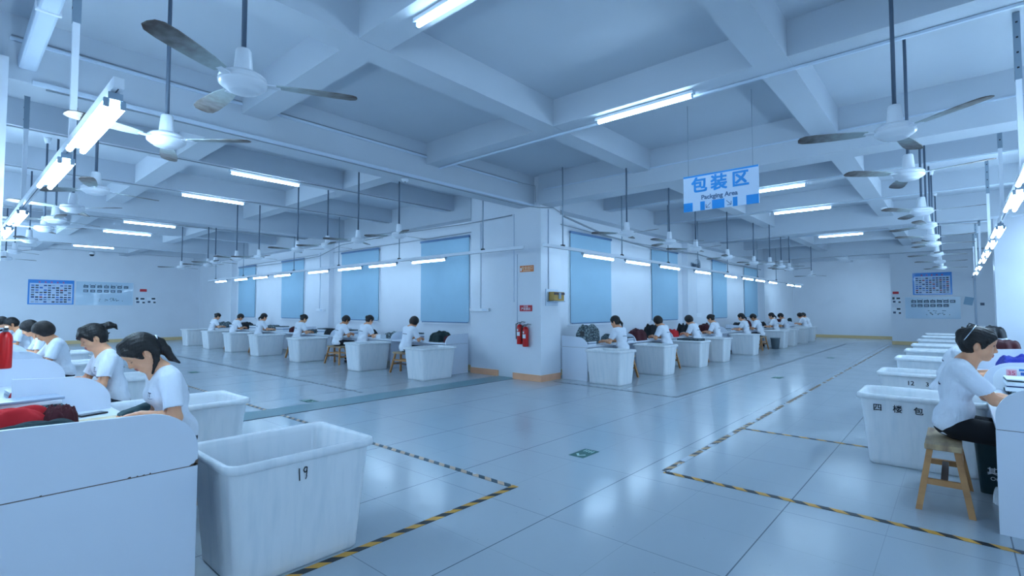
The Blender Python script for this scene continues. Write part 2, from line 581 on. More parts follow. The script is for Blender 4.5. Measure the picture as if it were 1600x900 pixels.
tape(8.05, 3.5, 25.0, 3.5, 'faded dark floor tape along the far tubs by the right windows', TAPEFAR, .05)
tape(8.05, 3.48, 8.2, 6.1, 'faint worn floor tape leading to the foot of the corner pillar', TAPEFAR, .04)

# green exit arrows on the floor
for x, y, rz, lab in ((4.33, 2.85, 0, 'green exit arrow sticker on the open floor in front of the pillar'), (3.9, 7.72, PI / 2, 'green exit arrow sticker on the teal floor strip, left aisle'),
                      (11.78, 2.88, 0, 'green exit arrow sticker in the right aisle, beyond the taped corner'), (17.6, 2.85, 0, 'small green exit arrow sticker farthest down the right aisle'),
                      (3.9, 13.2, PI / 2, 'small green exit arrow sticker farther down the left aisle')):
    z = .0042 if 6.9 < y < 7.6 else 0
    o = MB().box((-.15, -.085, .0003), (.15, .085, .002)).build('exit_sticker', GREEN)
    o.location = (x, y, z); o.rotation_euler = (0, 0, rz)
    tag(o, lab, 'floor sticker', 'exit stickers on the floor')
    a = MB().use(PALEGREEN)
    a.quad([(-.12, 0, .003), (-.06, -.055, .003), (-.035, -.04, .003), (-.085, 0, .003)])
    a.quad([(-.12, 0, .003), (-.085, 0, .003), (-.035, .04, .003), (-.06, .055, .003)])
    a.build('arrow', None, o)
    b = MB().use(PALEGREEN)
    for k in range(4): b.quad([(.05, .05 - k * .03, .003), (.12, .05 - k * .03, .003), (.12, .035 - k * .03, .003), (.05, .035 - k * .03, .003)])
    b.build('lettering', None, o)
# ------------------------------------------------------------------ hanging light runs and lamps
def lamp(tubes=2, L=1.22, tube=None):
    """Tube lamp along local x, hanging below z = 0."""
    t = empty('tube_lamp')
    MB().box((-L / 2, -.03, -.035), (L / 2, .03, 0), bevel=.004).build('lamp_body', WHITEMETAL, t)
    for s in (-1, 1):
        MB().box((s * L / 2 - .003, -.032, -.038), (s * L / 2 + .003, .032, -.001)).build('end_cap', TUBECAP, t)
        for y in ((-.036, .036) if tubes == 2 else (0,)):
            mb = MB().box((s * (L / 2 - .02) - .011, y - .014, -.078), (s * (L / 2 - .02) + .011, y + .014, -.03), bevel=.005)
            mb.build('tube_holder', TUBECAP, t)
    for y in ((-.036, .036) if tubes == 2 else (0,)):
        MB().tube((-L / 2 + .035, y, -.062), (L / 2 - .035, y, -.062), .018, n=10).build('tube', tube or (TUBE if tubes == 2 else TUBEFAR), t)
    return t
LAMP2 = lamp(2)
LAMP1 = lamp(1)
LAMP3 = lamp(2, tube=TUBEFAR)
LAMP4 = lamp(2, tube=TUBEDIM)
used = set()
def put_lamp(src, x, y, z, rz, label, group):
    o = src if src.name not in used else copy_tree(src)
    used.add(src.name)
    o.location = (x, y, z); o.rotation_euler = (0, 0, rz)
    tag(o, label, 'lamp', group)
    return o

def trunking(label, a, b, z, rods, w=.05, h=.06, rod='flat'):
    t = thing('light_trunking', label, 'light rail', (0, 0, 0), 0, 'hanging light rails')
    lo = (min(a[0], b[0]), min(a[1], b[1])); hi = (max(a[0], b[0]), max(a[1], b[1]))
    alongx = hi[0] - lo[0] > hi[1] - lo[1]
    e = (0, w / 2) if alongx else (w / 2, 0)
    MB().box((lo[0] - e[0], lo[1] - e[1], z), (hi[0] + e[0], hi[1] + e[1], z + h), bevel=.004).build('channel', WHITEMETAL, t)
    MB().box((lo[0] + .01 - e[0] * .3, lo[1] + .01 - e[1] * .3, z - .004), (hi[0] - .01 + e[0] * .3, hi[1] - .01 + e[1] * .3, z + .001)).build('slot', SEAM, t)
    for x, y, ztop in rods:
        r = MB()
        if rod == 'flat':
            r.use(WHITEMETAL).box((x - .02, y - .02, z + .05), (x + .02, y + .02, ztop - .62))
            r.use(GREYMETAL).box((x - .024, y - .024, ztop - .62), (x + .024, y + .024, ztop))
            r.use(DARK)
            for k in range(4): r.box((x - .026, y - .008, ztop - .1 - k * .14), (x + .026, y + .008, ztop - .085 - k * .14))
            r.build('drop_rod', None, t)
        else:
            r.tube((x, y, z + .05), (x, y, ztop), .012, n=8).build('drop_rod', GREYMETAL, t)
            MB().box((x - .03, y - .03, z + .055), (x + .03, y + .03, z + .085)).build('clamp', DARK, t)
    return t
trunking('white light rail with double tubes hung over the near left desks', (.59, 3.3), (.59, 26.5), 2.62, [(.59, y, ZS - .004) for y in (4.75, 8.0, 12.6, 17.2, 22.0)])
trunking('white light rail with double tubes hung over the near right desks', (4.9, -.48), (25.8, -.48), 2.62, [(x, -.48, ZS - .004) for x in (6.4, 9.0, 12.4, 17.1, 20.0, 22.6)])
trunking('long light rail hung along the left window wall', (7.32, 6.15), (7.32, 23.2), 2.6, [(7.32, y, ZS - .004) for y in (7.25, 10.1, 12.9, 15.6, 19.6, 22.4)], rod='round')
trunking('long light rail hung along the right window wall', (7.15, 5.55), (27.6, 5.55), 2.58, [(x, 5.55, ZS - .004) for x in (7.75, 10.0, 12.4, 14.4, 16.9, 20.2, 22.8)], rod='round')
for i, y in enumerate((3.98, 5.57, 8.6, 10.4, 13.0, 16.2, 20.0)):
    put_lamp(LAMP2, .59, y, 2.6155, PI / 2, 'lit double tube lamp on the near left light rail, %s from the viewer' % ORD[i], 'lamps of the near left rail')
for i, x in enumerate((5.75, 7.32, 10.1, 12.0, 14.0, 15.8, 18.6, 21.2)):
    put_lamp(LAMP2 if i < 2 else LAMP3 if i < 4 else LAMP4, x, -.48, 2.6155, 0, 'lit double tube lamp on the near right light rail, %s from the viewer' % ORD[i], 'lamps of the near right rail')
for i, y in enumerate((9.0, 10.8, 12.33, 14.05, 16.4, 18.1, 19.8, 21.8)):
    put_lamp(LAMP1, 7.32, y, 2.5955, PI / 2, 'lit tube lamp on the left window rail, %s from the corner pillar' % ORD[i], 'lamps of the left window rail')
for i, x in enumerate((9.03, 10.75, 12.5, 14.74, 17.2, 19.0, 20.5, 22.25, 25.1, 26.55)):
    put_lamp(LAMP1, x, 5.55, 2.5755, 0, 'lit tube lamp on the right window rail, %s from the corner pillar' % ORD[i], 'lamps of the right window rail')
for x, y, rz, lab in ((3.75, 9.1, 0, 'lit tube lamp under the ceiling beam next to the big left main beam'), (3.72, 11.6, 0, 'lit tube lamp under the second small beam beyond the big left main beam'),
                      (3.7, 16.35, 0, 'lit tube lamp on a far left ceiling beam, the nearer of the far pair'), (3.68, 18.75, 0, 'lit tube lamp on a far left ceiling beam, the farther of the far pair'),
                      (3.68, 23.8, 0, 'lit tube lamp farthest down the left wing ceiling'),
                      (2.48, 2.62, PI / 2, 'large bright tube lamp at the top edge of the photo, under the nearest beam'), (5.28, 2.66, PI / 2, 'lit tube lamp with white cable duct, under the beam above the open floor'),
                      (10.5, 2.62, PI / 2, 'lit tube lamp partly behind the blue and white hanging sign'), (13.2, 2.64, PI / 2, 'lit tube lamp to the right of and below the hanging sign'),
                      (18.47, 2.65, PI / 2, 'small lit tube lamp farther down the right wing ceiling')):
    put_lamp(LAMP1, x, y, 3.8, rz, lab, 'lamps under the ceiling beams')

# ------------------------------------------------------------------ ceiling fans
def make_fan():
    t = empty('ceiling_fan')
    # origin at the motor's middle; rod reaches the slab
    MB().tube((0, 0, .17), (0, 0, ZS - 2.7 - .02), .0135, n=10).build('rod', ROD, t)
    MB().lathe([(.0, -.02), (.03, -.02), (.045, .04), (.05, .09), (.0, .09)], (0, 0, ZS - 2.7 - .09), n=16).build('ceiling_cup', WHITEMETAL, t)
    MB().lathe([(.0, .19), (.034, .19), (.04, .18), (.05, .06), (.05, .05)], (0, 0, 0), n=20).build('upper_cover', WHITEMETAL, t)
    MB().lathe([(.05, .05), (.1, .045), (.118, .03), (.122, .02), (.112, .017), (.112, .008), (.124, .004), (.122, -.012), (.1, -.03), (.085, -.034), (.08, -.045), (.06, -.052), (.0, -.055)], (0, 0, 0), n=32).build('motor_housing', WHITEMETAL, t)
    for k in range(3):
        a = 2 * PI * k / 3
        M = Matrix.Rotation(a, 4, 'Z')
        mb = MB()
        mb.use(WHITEMETAL)
        mb.box((.1, -.022, -.002), (.19, .022, .004), M)
        prof = [(.17, .035), (.26, .05), (.38, .058), (.5, .062), (.57, .056), (.6, .035), (.607, .0)]
        T = Matrix.Rotation(rad(9), 4, 'X')
        for zz in (0,):
            up, dn = [], []
            pts = [(x, w) for x, w in prof] + [(x, -w) for x, w in prof[::-1]]
            for x, y in pts:
                p = M @ (T @ Vector((x, y, .006 + .0)))
                q = M @ (T @ Vector((x, y, .0)))
                up.append(mb.bm.verts.new(p)); dn.append(mb.bm.verts.new(q))
            n = len(pts)
            h = len(prof)
            mb.use(BLADE)
            for i in range(h - 1):
                j = n - 1 - i
                mb.face([up[i], up[i + 1], up[j - 1], up[j]])
                mb.face([dn[j], dn[j - 1], dn[i + 1], dn[i]])
                mb.face([up[i], dn[i], dn[i + 1], up[i + 1]])
                mb.face([up[j - 1], dn[j - 1], dn[j], up[j]])
            mb.use(BLADE)
            mb.face([up[n - 1], dn[n - 1], dn[0], up[0]])
        mb.build('blade', None, t)
    return t
FAN = make_fan()
fan_n = 0
def put_fan(x, y, ang, label, group, z=2.7):
    global fan_n
    o = FAN if fan_n == 0 else copy_tree(FAN)
    fan_n += 1
    o.location = (x, y, z); o.rotation_euler = (0, 0, rad(ang))
    tag(o, label, 'fan', group)
    for c in o.children:
        # shorten the rod where the fan hangs under a beam
        pass
    return o
for i, (x, y, a) in enumerate(((1.07, 2.93, -28), (1.07, 4.36, -46), (1.04, 6.75, 14), (1.05, 8.2, -50), (1.03, 9.45, 30), (1.03, 10.6, 75), (1.03, 12.6, 10), (1.03, 15.3, 48), (1.03, 17.6, 20))):
    put_fan(x, y, a, 'white ceiling fan with dusty blades above the near left desks, %s from the viewer' % ORD[i], 'fans above the near left desks')
for i, (x, y, a) in enumerate(((4.42, .29, -8), (5.93, .3, 14), (8.3, .3, 24), (9.75, .3, 50), (11.4, .3, 10), (12.6, .3, 33), (15.0, .3, 62), (17.5, .3, 5), (20.0, .3, 44))):
    put_fan(x, y, a, 'white ceiling fan with dusty blades above the near right tubs, %s from the viewer' % ORD[i], 'fans above the near right tubs')
for i, (x, y, a) in enumerate(((5.1, 7.05, 5), (5.0, 8.15, 40), (5.0, 9.25, 12), (4.95, 10.4, 60), (5.05, 12.6, 28), (4.8, 13.3, 80), (4.8, 14.75, 15), (5.0, 15.95, 50), (4.75, 17.4, 33))):
    put_fan(x, y, a, 'ceiling fan in the far left wing, %s from the corner pillar' % ORD[i], 'fans in the far left wing')
for i, (x, y, a) in enumerate(((7.5, 4.07, 20), (8.95, 3.98, 55), (10.35, 4.03, 10), (12.5, 4.1, 70), (14.6, 4.1, 35), (15.2, 3.85, 0), (16.4, 3.85, 48), (17.6, 3.9, 22), (21.6, 4.05, 80))):
    put_fan(x, y, a, 'ceiling fan in the far right wing, %s from the corner pillar' % ORD[i], 'fans in the far right wing')

# ------------------------------------------------------------------ ducts, conduits, wires
def pipe(name, label, pts, r, m, cat='cable', n=8):
    return tag(MB().path(pts, r, n).build(name, m), label, cat)
def duct(name, label, lo, hi, m, cat='cable duct'):
    return tag(MB().box(lo, hi, bevel=.003).build(name, m), label, cat)
mb = MB()
pp = thing('rain_pipe', 'thick pale square pipe running under the slab at the top left corner', 'pipe')
MB().box((.40, YI, 3.66), (.53, 6.4, 3.79), bevel=.02).build('pipe_body', CONDUIT, pp)
for y in (3.3, 5.0): MB().box((.39, y, 3.65), (.54, y + .03, 3.80), bevel=.003).build('joint_ring', WHITEMETAL, pp)
duct('cable_duct', 'upper white cable duct clipped along the face of the big left main beam', (.34, 6.375, 3.9), (7.4, 6.4, 3.93), CONDUIT)
duct('cable_duct', 'lower white cable duct along the bottom edge of the big left main beam', (.5, 6.36, 3.53), (7.9, 6.395, 3.57), CONDUIT)
pipe('cable', 'brown cable along the top of the face of the left main beam', [(.35, 6.39, 3.95), (3, 6.39, 3.947), (7.5, 6.385, 3.945), (7.85, 6.3, 3.93), (7.86, 6.3, 3.6)], .006, WIRE)
pipe('cable', 'dark cable under the bottom edge of the left main beam', [(.6, 6.45, 3.535), (3, 6.43, 3.538), (7.6, 6.42, 3.512), (7.88, 6.22, 3.485), (8.3, 6.18, 3.54), (8.62, 6.2, 3.47)], .009, WIRE)
duct('cable_duct', 'white cable duct under the beam with the tube lamp above the open floor', (5.4, YI, 3.775), (5.43, 6.38, 3.8), CONDUIT)
duct('cable_duct', 'white cable duct along the upper face of the right main beam', (7.86, YI, 3.82), (7.88, 6.1, 3.84), CONDUIT)
for i, (x, lab) in enumerate(((10.5, 'third'), (13.15, 'fourth'), (18.4, 'fifth'))):
    pipe('cable', 'thin cable under the %s small beam of the right wing' % ORD[i], [(x - .1, YI, 3.79), (x - .1, 1, 3.785), (x - .1, 6.2, 3.79)], .009, CONDUIT)
for i, y in enumerate((9.1, 11.6, 16.35)):
    pipe('cable', 'thin cable under the %s small beam of the left wing' % ORD[i], [(XI, y - .1, 3.79), (2, y - .1, 3.785), (8.0, y - .1, 3.79)], .009, WIRE)
pipe('cable', 'thick sagging cable bundle along the right window wall above the blinds', [(8.7, 6.2, 3.42), (10.5, 6.22, 3.2), (13, 6.2, 3.1), (16, 6.2, 3.22), (19, 6.2, 3.1), (23, 6.2, 3.12)], .022, WIRE)
pipe('cable', 'thin wire below the cable bundle on the right window wall', [(8.7, 6.5, 3.33), (12, 6.5, 3.24), (16, 6.5, 3.3), (22, 6.5, 3.22)], .008, WIRE)
pipe('cable', 'sagging cable along the left window wall above the blinds', [(7.98, 6.9, 3.45), (8.0, 8.4, 3.42), (8.02, 11, 3.46), (8.02, 14, 3.40), (8.03, 15.4, 3.15), (8.05, 18, 3.1), (8.05, 22, 3.12)], .012, WIRE)
pipe('cable', 'thin lower wire along the left window wall above the blinds', [(8.3, 8.4, 3.28), (8.31, 12, 3.26), (8.31, 16, 3.27), (8.31, 22, 3.25)], .008, WIRE)
for i, (x, y, z0, z1) in enumerate(((7.945, 6.95, 1.6, 3.45), (7.945, 6.86, 1.0, 2.6), (8.06, 8.05, 1.45, 3.4), (8.17, 15.55, 1.4, 3.3))):
    pipe('cable_conduit', ('pale vertical conduit on the left side of the corner pillar', 'thin vertical conduit left of the fire extinguishers', 'vertical conduit down to the white outlet box by the first left blind', 'vertical conduit on the pier between the second and third left blinds')[i], [(x, y, z0), (x, y, z1)], .008, CONDUIT, 'conduit')
pipe('cable_conduit', 'vertical conduit above the yellow control box on the pillar', [(8.2, 6.23, 1.85), (8.2, 6.23, 3.5)], .01, CONDUIT, 'conduit')
pipe('cable_conduit', 'pale pipe down to an outlet box on the pier between right window blinds', [(16.6, 6.5, 1.3), (16.6, 6.5, 3.9)], .05, CONDUIT, 'conduit')
for nm, lo, hi, lab in (('outlet_box', (8.0, 7.75, 1.4), (8.07, 8.35, 1.47), 'white outlet box on the wall left of the pillar'), ('outlet_box', (16.4, 6.4, 1.16), (16.85, 6.54, 1.32), 'grey outlet box under the pale pipe on the right window wall'),
                        ('outlet_box', (8.1, 15.2, 1.38), (8.18, 15.66, 1.46), 'white outlet box on the pier between left window blinds')):
    b = thing(nm, lab, 'outlet', (0, 0, 0))
    MB().box(lo, hi, bevel=.008).build('housing', WHITEMETAL, b)
    MB().box((lo[0] - .004, lo[1] + .05, lo[2] + .015), (lo[0] + .002, lo[1] + .2, hi[2] - .015)).build('socket_plate', CONDUIT, b)
# small ceiling items
for x, y, lab in ((5.05, 7.6, 'small white smoke detector under the left main beam'), (14.4, 1.2, 'small smoke detector under the right wing beam')):
    z = ZM if y == 7.6 else ZB
    if y == 7.6: x, y = 4.9, 6.62
    d = thing('smoke_detector', lab, 'detector', (x, y, z))
    MB().lathe([(0, 0), (.06, 0), (.06, -.02), (.045, -.04), (0, -.045)], n=20).build('body', WHITEMETAL, d)
    MB().lathe([(0, -.045), (.012, -.045), (.012, -.052), (0, -.053)], n=10).build('sensor', DARK, d)
c = thing('security_camera', 'small dome security camera hanging near the left end wall', 'camera', (4.1, 26.9, 0))
MB().tube((0, 0, 3.84), (0, 0, ZS), .012, n=8).build('stem', GREYMETAL, c)
MB().lathe([(0, .1), (.09, .1), (.1, .0), (.1, -.02)], (0, 0, 3.74), n=20).build('housing', WHITEMETAL, c)
MB().lathe([(.085, -.02), (.075, -.06), (.045, -.085), (0, -.095)], (0, 0, 3.74), n=20).build('dome', DARK, c)
# grey wall fan on the right pier
w = thing('wall_fan', 'grey oscillating fan mounted high on the pier between the right blinds', 'fan', (16.0, 6.36, 2.85))
MB().box((-.1, -.03, -.1), (.1, 0, .1), bevel=.01).build('bracket', GREYMETAL, w)
MB().tube((0, -.03, 0), (0, -.14, .0), .05, n=16).build('motor', ROD, w)
g = MB()
for r in (.08, .14, .2): 
    pts = [(r * math.cos(t), -.2, r * math.sin(t)) for t in [2 * PI * i / 24 for i in range(25)]]
    g.path(pts, .004, 5)
for i in range(24):
    t = 2 * PI * i / 24
    g.path([(.03 * math.cos(t), -.225, .03 * math.sin(t)), (.12 * math.cos(t), -.225, .12 * math.sin(t)), (.2 * math.cos(t), -.19, .2 * math.sin(t)), (.18 * math.cos(t), -.13, .18 * math.sin(t))], .003, 4)
g.build('guard', GREYMETAL, w)
for k in range(3):
    bl = MB()
    M = Matrix.Rotation(2 * PI * k / 3, 4, 'Y') @ Matrix.Rotation(.4, 4, 'X')
    bl.box((-.05, -.178, .03), (.05, -.174, .16), M)
    bl.build('blade', ROD, w)

# ------------------------------------------------------------------ hanging sign
sg = thing('hanging_sign', 'white and blue hanging sign with three large Chinese characters and arrows', 'sign', (6.5, 2.215, 2.965))
HWD, HHT = .465, .235
MB().box((-.01, -HWD, -HHT), (.01, HWD, HHT)).build('panel', SIGNW, sg)
Ms = lambda y, z: frame((-.0115, y, z), (0, -1, 0), (0, 0, 1))
st = MB().use(BLUE)
st.box((-.0125, -HWD, HHT - .022), (-.0101, HWD, HHT))
for a, b in ((0, .13), (.237, .30), (.40, .565), (.675, .734), (.846, 1)):
    st.box((-.0125, HWD - 2 * HWD * b, -HHT), (-.0101, HWD - 2 * HWD * a, -HHT + .115))
st.build('blue_bands', None, sg)
for ch, y in (('包', .255), ('装', .005), ('区', -.255)):
    text_obj('character', ch, .21, BLUE, sg, Ms(y, .088), .0015, thick=.006)
text_obj('lettering', 'Packging Area', .08, TEXTGREY, sg, Ms(.005, -.07), .0015, thick=.002)
for y0, s in ((.14, 1), (-.112, -1)):
    ar = MB().use(TEXTGREY)
    fr = lambda a, b, zz: (-.0125, y0 + a, -HHT + .057 + zz)
    def bar(a, b, w=.004):
        d = Vector((b[0] - a[0], b[1] - a[1])).normalized(); nrm = Vector((-d.y, d.x)) * w
        ar.quad([(-.0125, y0 + p[0] + q * nrm.x, -HHT + .057 + p[1] + q * nrm.y) for p, q in ((a, 1), (b, 1), (b, -1), (a, -1))])
    bar((-s * .028, .028), (s * .03, -.03)); bar((s * .03, -.03), (s * .03, .015)); bar((s * .03, -.03), (-s * .02, -.03))
    ar.build('arrow', None, sg)
for y in (-.4, .4): MB().tube((0, y, HHT), (0, y, ZS - 2.965), .003, n=6).build('hanging_wire', GREYMETAL, sg)

# ------------------------------------------------------------------ pillar signs, extinguishers, control box
Mp = lambda y, z: frame((7.9385, y, z), (0, -1, 0), (0, 0, 1))
ps = thing('safety_sign', 'small orange sign with pale writing, high on the corner pillar', 'sign')
MB().box((7.94, 6.42, 2.215), (7.95, 6.78, 2.345)).build('panel', mat('sign_orange', '#DD7A36', .4), ps)
text_obj('lettering', '安全出口', .075, mat('sign_cream', '#F2D9B8', .5), ps, Mp(6.585, 2.29), .001)
MB().box((7.9385, 6.5, 2.235), (7.9395, 6.7, 2.245)).build('underline', MATS['sign_cream'], ps)
MB().box((7.9385, 6.735, 2.235), (7.9395, 6.765, 2.3)).build('symbol', PAPER, ps)
ps = thing('fire_sign', 'small red sign with white writing above the fire extinguishers', 'sign')
MB().box((7.94, 6.46, 1.405), (7.95, 6.79, 1.53)).build('panel', mat('sign_red', '#C41E2E', .4), ps)
text_obj('lettering', '灭火器', .04, PAPER, ps, Mp(6.625, 1.502), .001)
text_obj('lettering', '严禁挪用', .062, PAPER, ps, Mp(6.625, 1.45), .001)
def extinguisher(label, loc, s=1.0):
    t = thing('fire_extinguisher', label, 'fire extinguisher', loc, 0, 'red fire extinguishers')
    r = .062 * s
    cyl = MB().lathe([(0, 0), (r * .92, 0), (r, .012), (r, .33 * s), (r * .93, .36 * s), (r * .6, .395 * s), (r * .35, .405 * s), (0, .405 * s)], n=24).build('cylinder', RED, t)
    MB().lathe([(0, .40 * s), (.02, .40 * s), (.02, .44 * s), (0, .44 * s)], n=12).build('valve', GREYMETAL, t)
    h = MB()
    h.box((-.012, -.05, .435 * s), (.012, .035, .448 * s)); h.box((-.01, -.075, .46 * s), (.01, .02, .47 * s), Matrix.Rotation(rad(8), 4, 'X'))
    h.build('handle', BLACKPL, t)
    MB().path([(-.02, .02, .425 * s), (-.05, .06, .41 * s), (-.035, .072, .33 * s), (-.03, .07, .16 * s), (-.03, .07, .1 * s)], .009, 8).build('hose', BLACKPL, t)
    lb = MB()
    n = 14
    for a0, a1, z0, z1 in ((PI * .72, PI * 1.22, .17, .25), (PI * .85, PI * 1.05, .27, .31)):
        for i in range(n):
            t0, t1 = a0 + (a1 - a0) * i / n, a0 + (a1 - a0) * (i + 1) / n
            R = r + .0012
            lb.quad([(R * math.cos(t0), R * math.sin(t0), z0 * s), (R * math.cos(t1), R * math.sin(t1), z0 * s), (R * math.cos(t1), R * math.sin(t1), z1 * s), (R * math.cos(t0), R * math.sin(t0), z1 * s)])
    lb.build('label_sticker', PAPER, cyl)
    MB().box((r - .005, -.02, .28 * s), (r + .02, .02, .3 * s)).build('wall_hook', GREYMETAL, t)
    return t
extinguisher('red fire extinguisher on the corner pillar, the left one of the pair', (7.88, 6.735, .735))
extinguisher('red fire extinguisher on the corner pillar, the right one of the pair, hung slightly lower', (7.875, 6.575, .69))
extinguisher('red fire extinguisher on the pier beside the near left desks, cut by the photo edge', (.39, 6.33, .925), .8)
cb = thing('control_box', 'yellow and brown control box on a small shelf on the pillar', 'control box')
MB().box((8.16, 6.06, 1.62), (8.5, 6.2, 1.80), bevel=.006).build('housing', mat('box_ochre', '#B08A3C', .4), cb)
MB().box((8.155, 6.05, 1.74), (8.505, 6.062, 1.79)).build('dark_band', mat('box_brown', '#4A3530', .4), cb)
MB().box((8.3, 6.045, 1.66), (8.38, 6.062, 1.785)).build('dial_plate', GREYMETAL, cb)
MB().box((8.12, 6.05, 1.6), (8.52, 6.24, 1.615)).build('shelf', GREYMETAL, cb)
MB().box((8.1, 6.215, 1.52), (8.5, 6.24, 1.86), bevel=.004).build('back_plate', CONDUIT, cb)
# ------------------------------------------------------------------ packing desks
DZ = .70
def desk(label, L, D, loc, rz, panels=(0,), group=None, fin=.27):
    """Front edge toward local +x at x = D; runs along local y from 0 to L; panels at the given y."""
    t = thing('packing_desk', label, 'desk', loc, rz, group)
    T = .025
    MB().box((0, T, DZ - .03), (D, L - .001, DZ), bevel=.003).build('desk_top', LAM, t)
    MB().box((0, T, .06), (.02, L - .001, DZ - .031)).build('back_panel', LAM, t)
    for y in panels:
        MB().box((0, y, 0), (D, y + T, DZ - .033), bevel=.002).build('side_panel', LAM, t)
        MB().box((.005, y + .003, DZ - .033), (D - .006, y + T - .003, DZ - .029)).build('seam', EDGE, t)
        R = .2
        pts = [(0, DZ - .028), (D, DZ - .028), (D, DZ + fin - R - .02)]
        for i in range(1, 11):
            a = (PI / 2) * i / 10
            pts.append((D - .22 * (1 - math.cos(a)) - 0, DZ + fin - R - .02 + R * math.sin(a)))
        pts.append((0, DZ + fin))
        MB().prism(pts, y, y + T).build('divider', LAM, t)
    return t
# near left: front edge on x = .88
NLY = [2.88, 4.84, 6.95, 8.3, 10.2, 13.3, 15.5, 17.6]
for i, y in enumerate(NLY):
    D = .98 if i == 0 else .54
    desk('white packing desk with rounded dividers in the near left row, %s from the viewer' % ORD[i], (NLY[i + 1] if i + 1 < len(NLY) else 19.6) - y, D, (.88 - D, y, 0), 0, (0,), 'near left packing desks')
# worn chips along the nearest panel's seam
ch = MB().use(EDGE)
random.seed(4)
for x, w in ((.1, .01), (.3, .006), (.6, .008), (.63, .005), (.655, .006), (.68, .004), (.86, .02)):
    hh = random.uniform(.004, .012)
    ch.quad([(x - w, 2.8785, .671), (x + w, 2.8785, .671), (x + w * .6, 2.8785, .671 + hh), (x - w * .3, 2.8785, .671 + hh * .8)])
ch.quad([(.858, 2.8785, .672), (.881, 2.8785, .672), (.881, 2.8785, .70), (.87, 2.8785, .695)])
o = ch.build('worn_edge', None)
o.parent = bpy.data.objects['packing_desk']
o.matrix_parent_inverse = Matrix.Translation((.10, -2.88, 0))
# near right: front edge on y = -.17
NRX = [4.56, 6.62, 8.72, 10.82, 12.92, 15.02, 17.1, 19.2]
for i, x in enumerate(NRX):
    L = 2.08
    # local y runs toward -x, so the near panel sits at local y = L
    desk('white packing desk with rounded dividers in the near right row, %s from the viewer' % ORD[i], L, .5, (x + L, -.67, 0), PI / 2, (L - .025,), 'near right packing desks')
FLY = [8.42, 10.45, 13.35, 15.5, 18.5, 20.75, 22.98]
for i, y in enumerate(FLY[:-1]):
    L = FLY[i + 1] - y
    desk('white packing desk against the left window wall, %s from the corner pillar' % ORD[i], L, .68, (8.03, y + L, 0), PI, (L - .025,), 'packing desks along the left windows', .2)
FRX = [8.64, 10.7, 12.75, 14.75, 16.9, 18.65, 20.5, 22.4, 24.4, 26.05, 28.1]
for i, x in enumerate(FRX[:-1]):
    desk('white packing desk against the right window wall, %s from the corner pillar' % ORD[i], FRX[i + 1] - x, .62, (x, 6.22, 0), -PI / 2, (0,), 'packing desks along the right windows', .2)

# ------------------------------------------------------------------ tubs
def make_bin(lx=.95, ly=.68, hz=.66):
    """Tapered ribbed tub, long side along x, open at the top."""
    t = empty('plastic_tub')
    global TUBBODY
    n_side = 24
    def ring(ax, ay, rc, z, groove=0.0):
        pts = []
        def side(p, q, nrm, cnt):
            for i in range(cnt):
                u = (i + .5) / cnt
                x, y = p[0] + (q[0] - p[0]) * u, p[1] + (q[1] - p[1]) * u
                g = groove if (int(u * cnt) % 4 == 3) else 0
                pts.append((x - nrm[0] * g, y - nrm[1] * g, z))
        def corner(cx, cy, a0):
            for i in range(5):
                a = a0 + PI / 2 * i / 4
                pts.append((cx + rc * math.cos(a), cy + rc * math.sin(a), z))
        hx, hy = ax / 2, ay / 2
        side((hx, -hy + rc), (hx, hy - rc), (1, 0), 16); corner(hx - rc, hy - rc, 0)
        side((hx - rc, hy), (-hx + rc, hy), (0, 1), 24); corner(-hx + rc, hy - rc, PI / 2)
        side((-hx, hy - rc), (-hx, -hy + rc), (-1, 0), 16); corner(-hx + rc, -hy + rc, PI)
        side((-hx + rc, -hy), (hx - rc, -hy), (0, -1), 24); corner(hx - rc, -hy + rc, 1.5 * PI)
        return pts
    def loft(mb, rings, smooth=True):
        R = [[mb.bm.verts.new(p) for p in r] for r in rings]
        n = len(R[0])
        for A, B in zip(R, R[1:]):
            for i in range(n): mb.face([A[i], A[(i + 1) % n], B[(i + 1) % n], B[i]], smooth)
        return R
    b = MB()
    sx = lambda z: lx - .05 - .12 * (1 - z / hz)
    sy = lambda z: ly - .05 - .10 * (1 - z / hz)
    rows = [ring(sx(0) - .02, sy(0) - .02, .05, 0), ring(sx(.015), sy(.015), .05, .015), ring(sx(.05), sy(.05), .055, .05, .004), ring(sx(.5), sy(.5), .06, .5, .004), ring(sx(.56), sy(.56), .06, .56), ring(sx(.6), sy(.6), .06, hz - .05)]
    inner = [ring(sx(.6) - .012, sy(.6) - .012, .055, hz - .05), ring(sx(.3) - .012, sy(.3) - .012, .055, .3), ring(sx(.02) - .014, sy(.02) - .014, .05, .02)]
    R = loft(b, rows)
    b.face(R[0][::-1])
    I = loft(b, inner)
    b.face(I[-1])
    b.build('tub_body', BIN, t)
    r = MB()
    rr = [ring(sx(.6) - .012, sy(.6) - .012, .055, hz - .05), ring(sx(.6) - .01, sy(.6) - .01, .055, hz - .015), ring(lx - .035, ly - .035, .06, hz), ring(lx - .008, ly - .008, .07, hz - .006), ring(lx, ly, .075, hz - .02), ring(lx, ly, .075, hz - .045), ring(lx - .02, ly - .02, .07, hz - .05), ring(sx(.6), sy(.6), .06, hz - .05)]
    loft(r, rr)
    r.build('rim', BIN, t)
    return t
BINSRC = make_bin()
bin_n = 0
BINS = {}
def put_bin(x, y, rz, label, group, sc=(1, 1, 1)):
    global bin_n
    o = BINSRC if bin_n == 0 else copy_tree(BINSRC)
    bin_n += 1
    o.location = (x, y, 0); o.rotation_euler = (0, 0, rz); o.scale = sc
    return tag(o, label, 'tub', group)
g = 'tubs of the near left row'
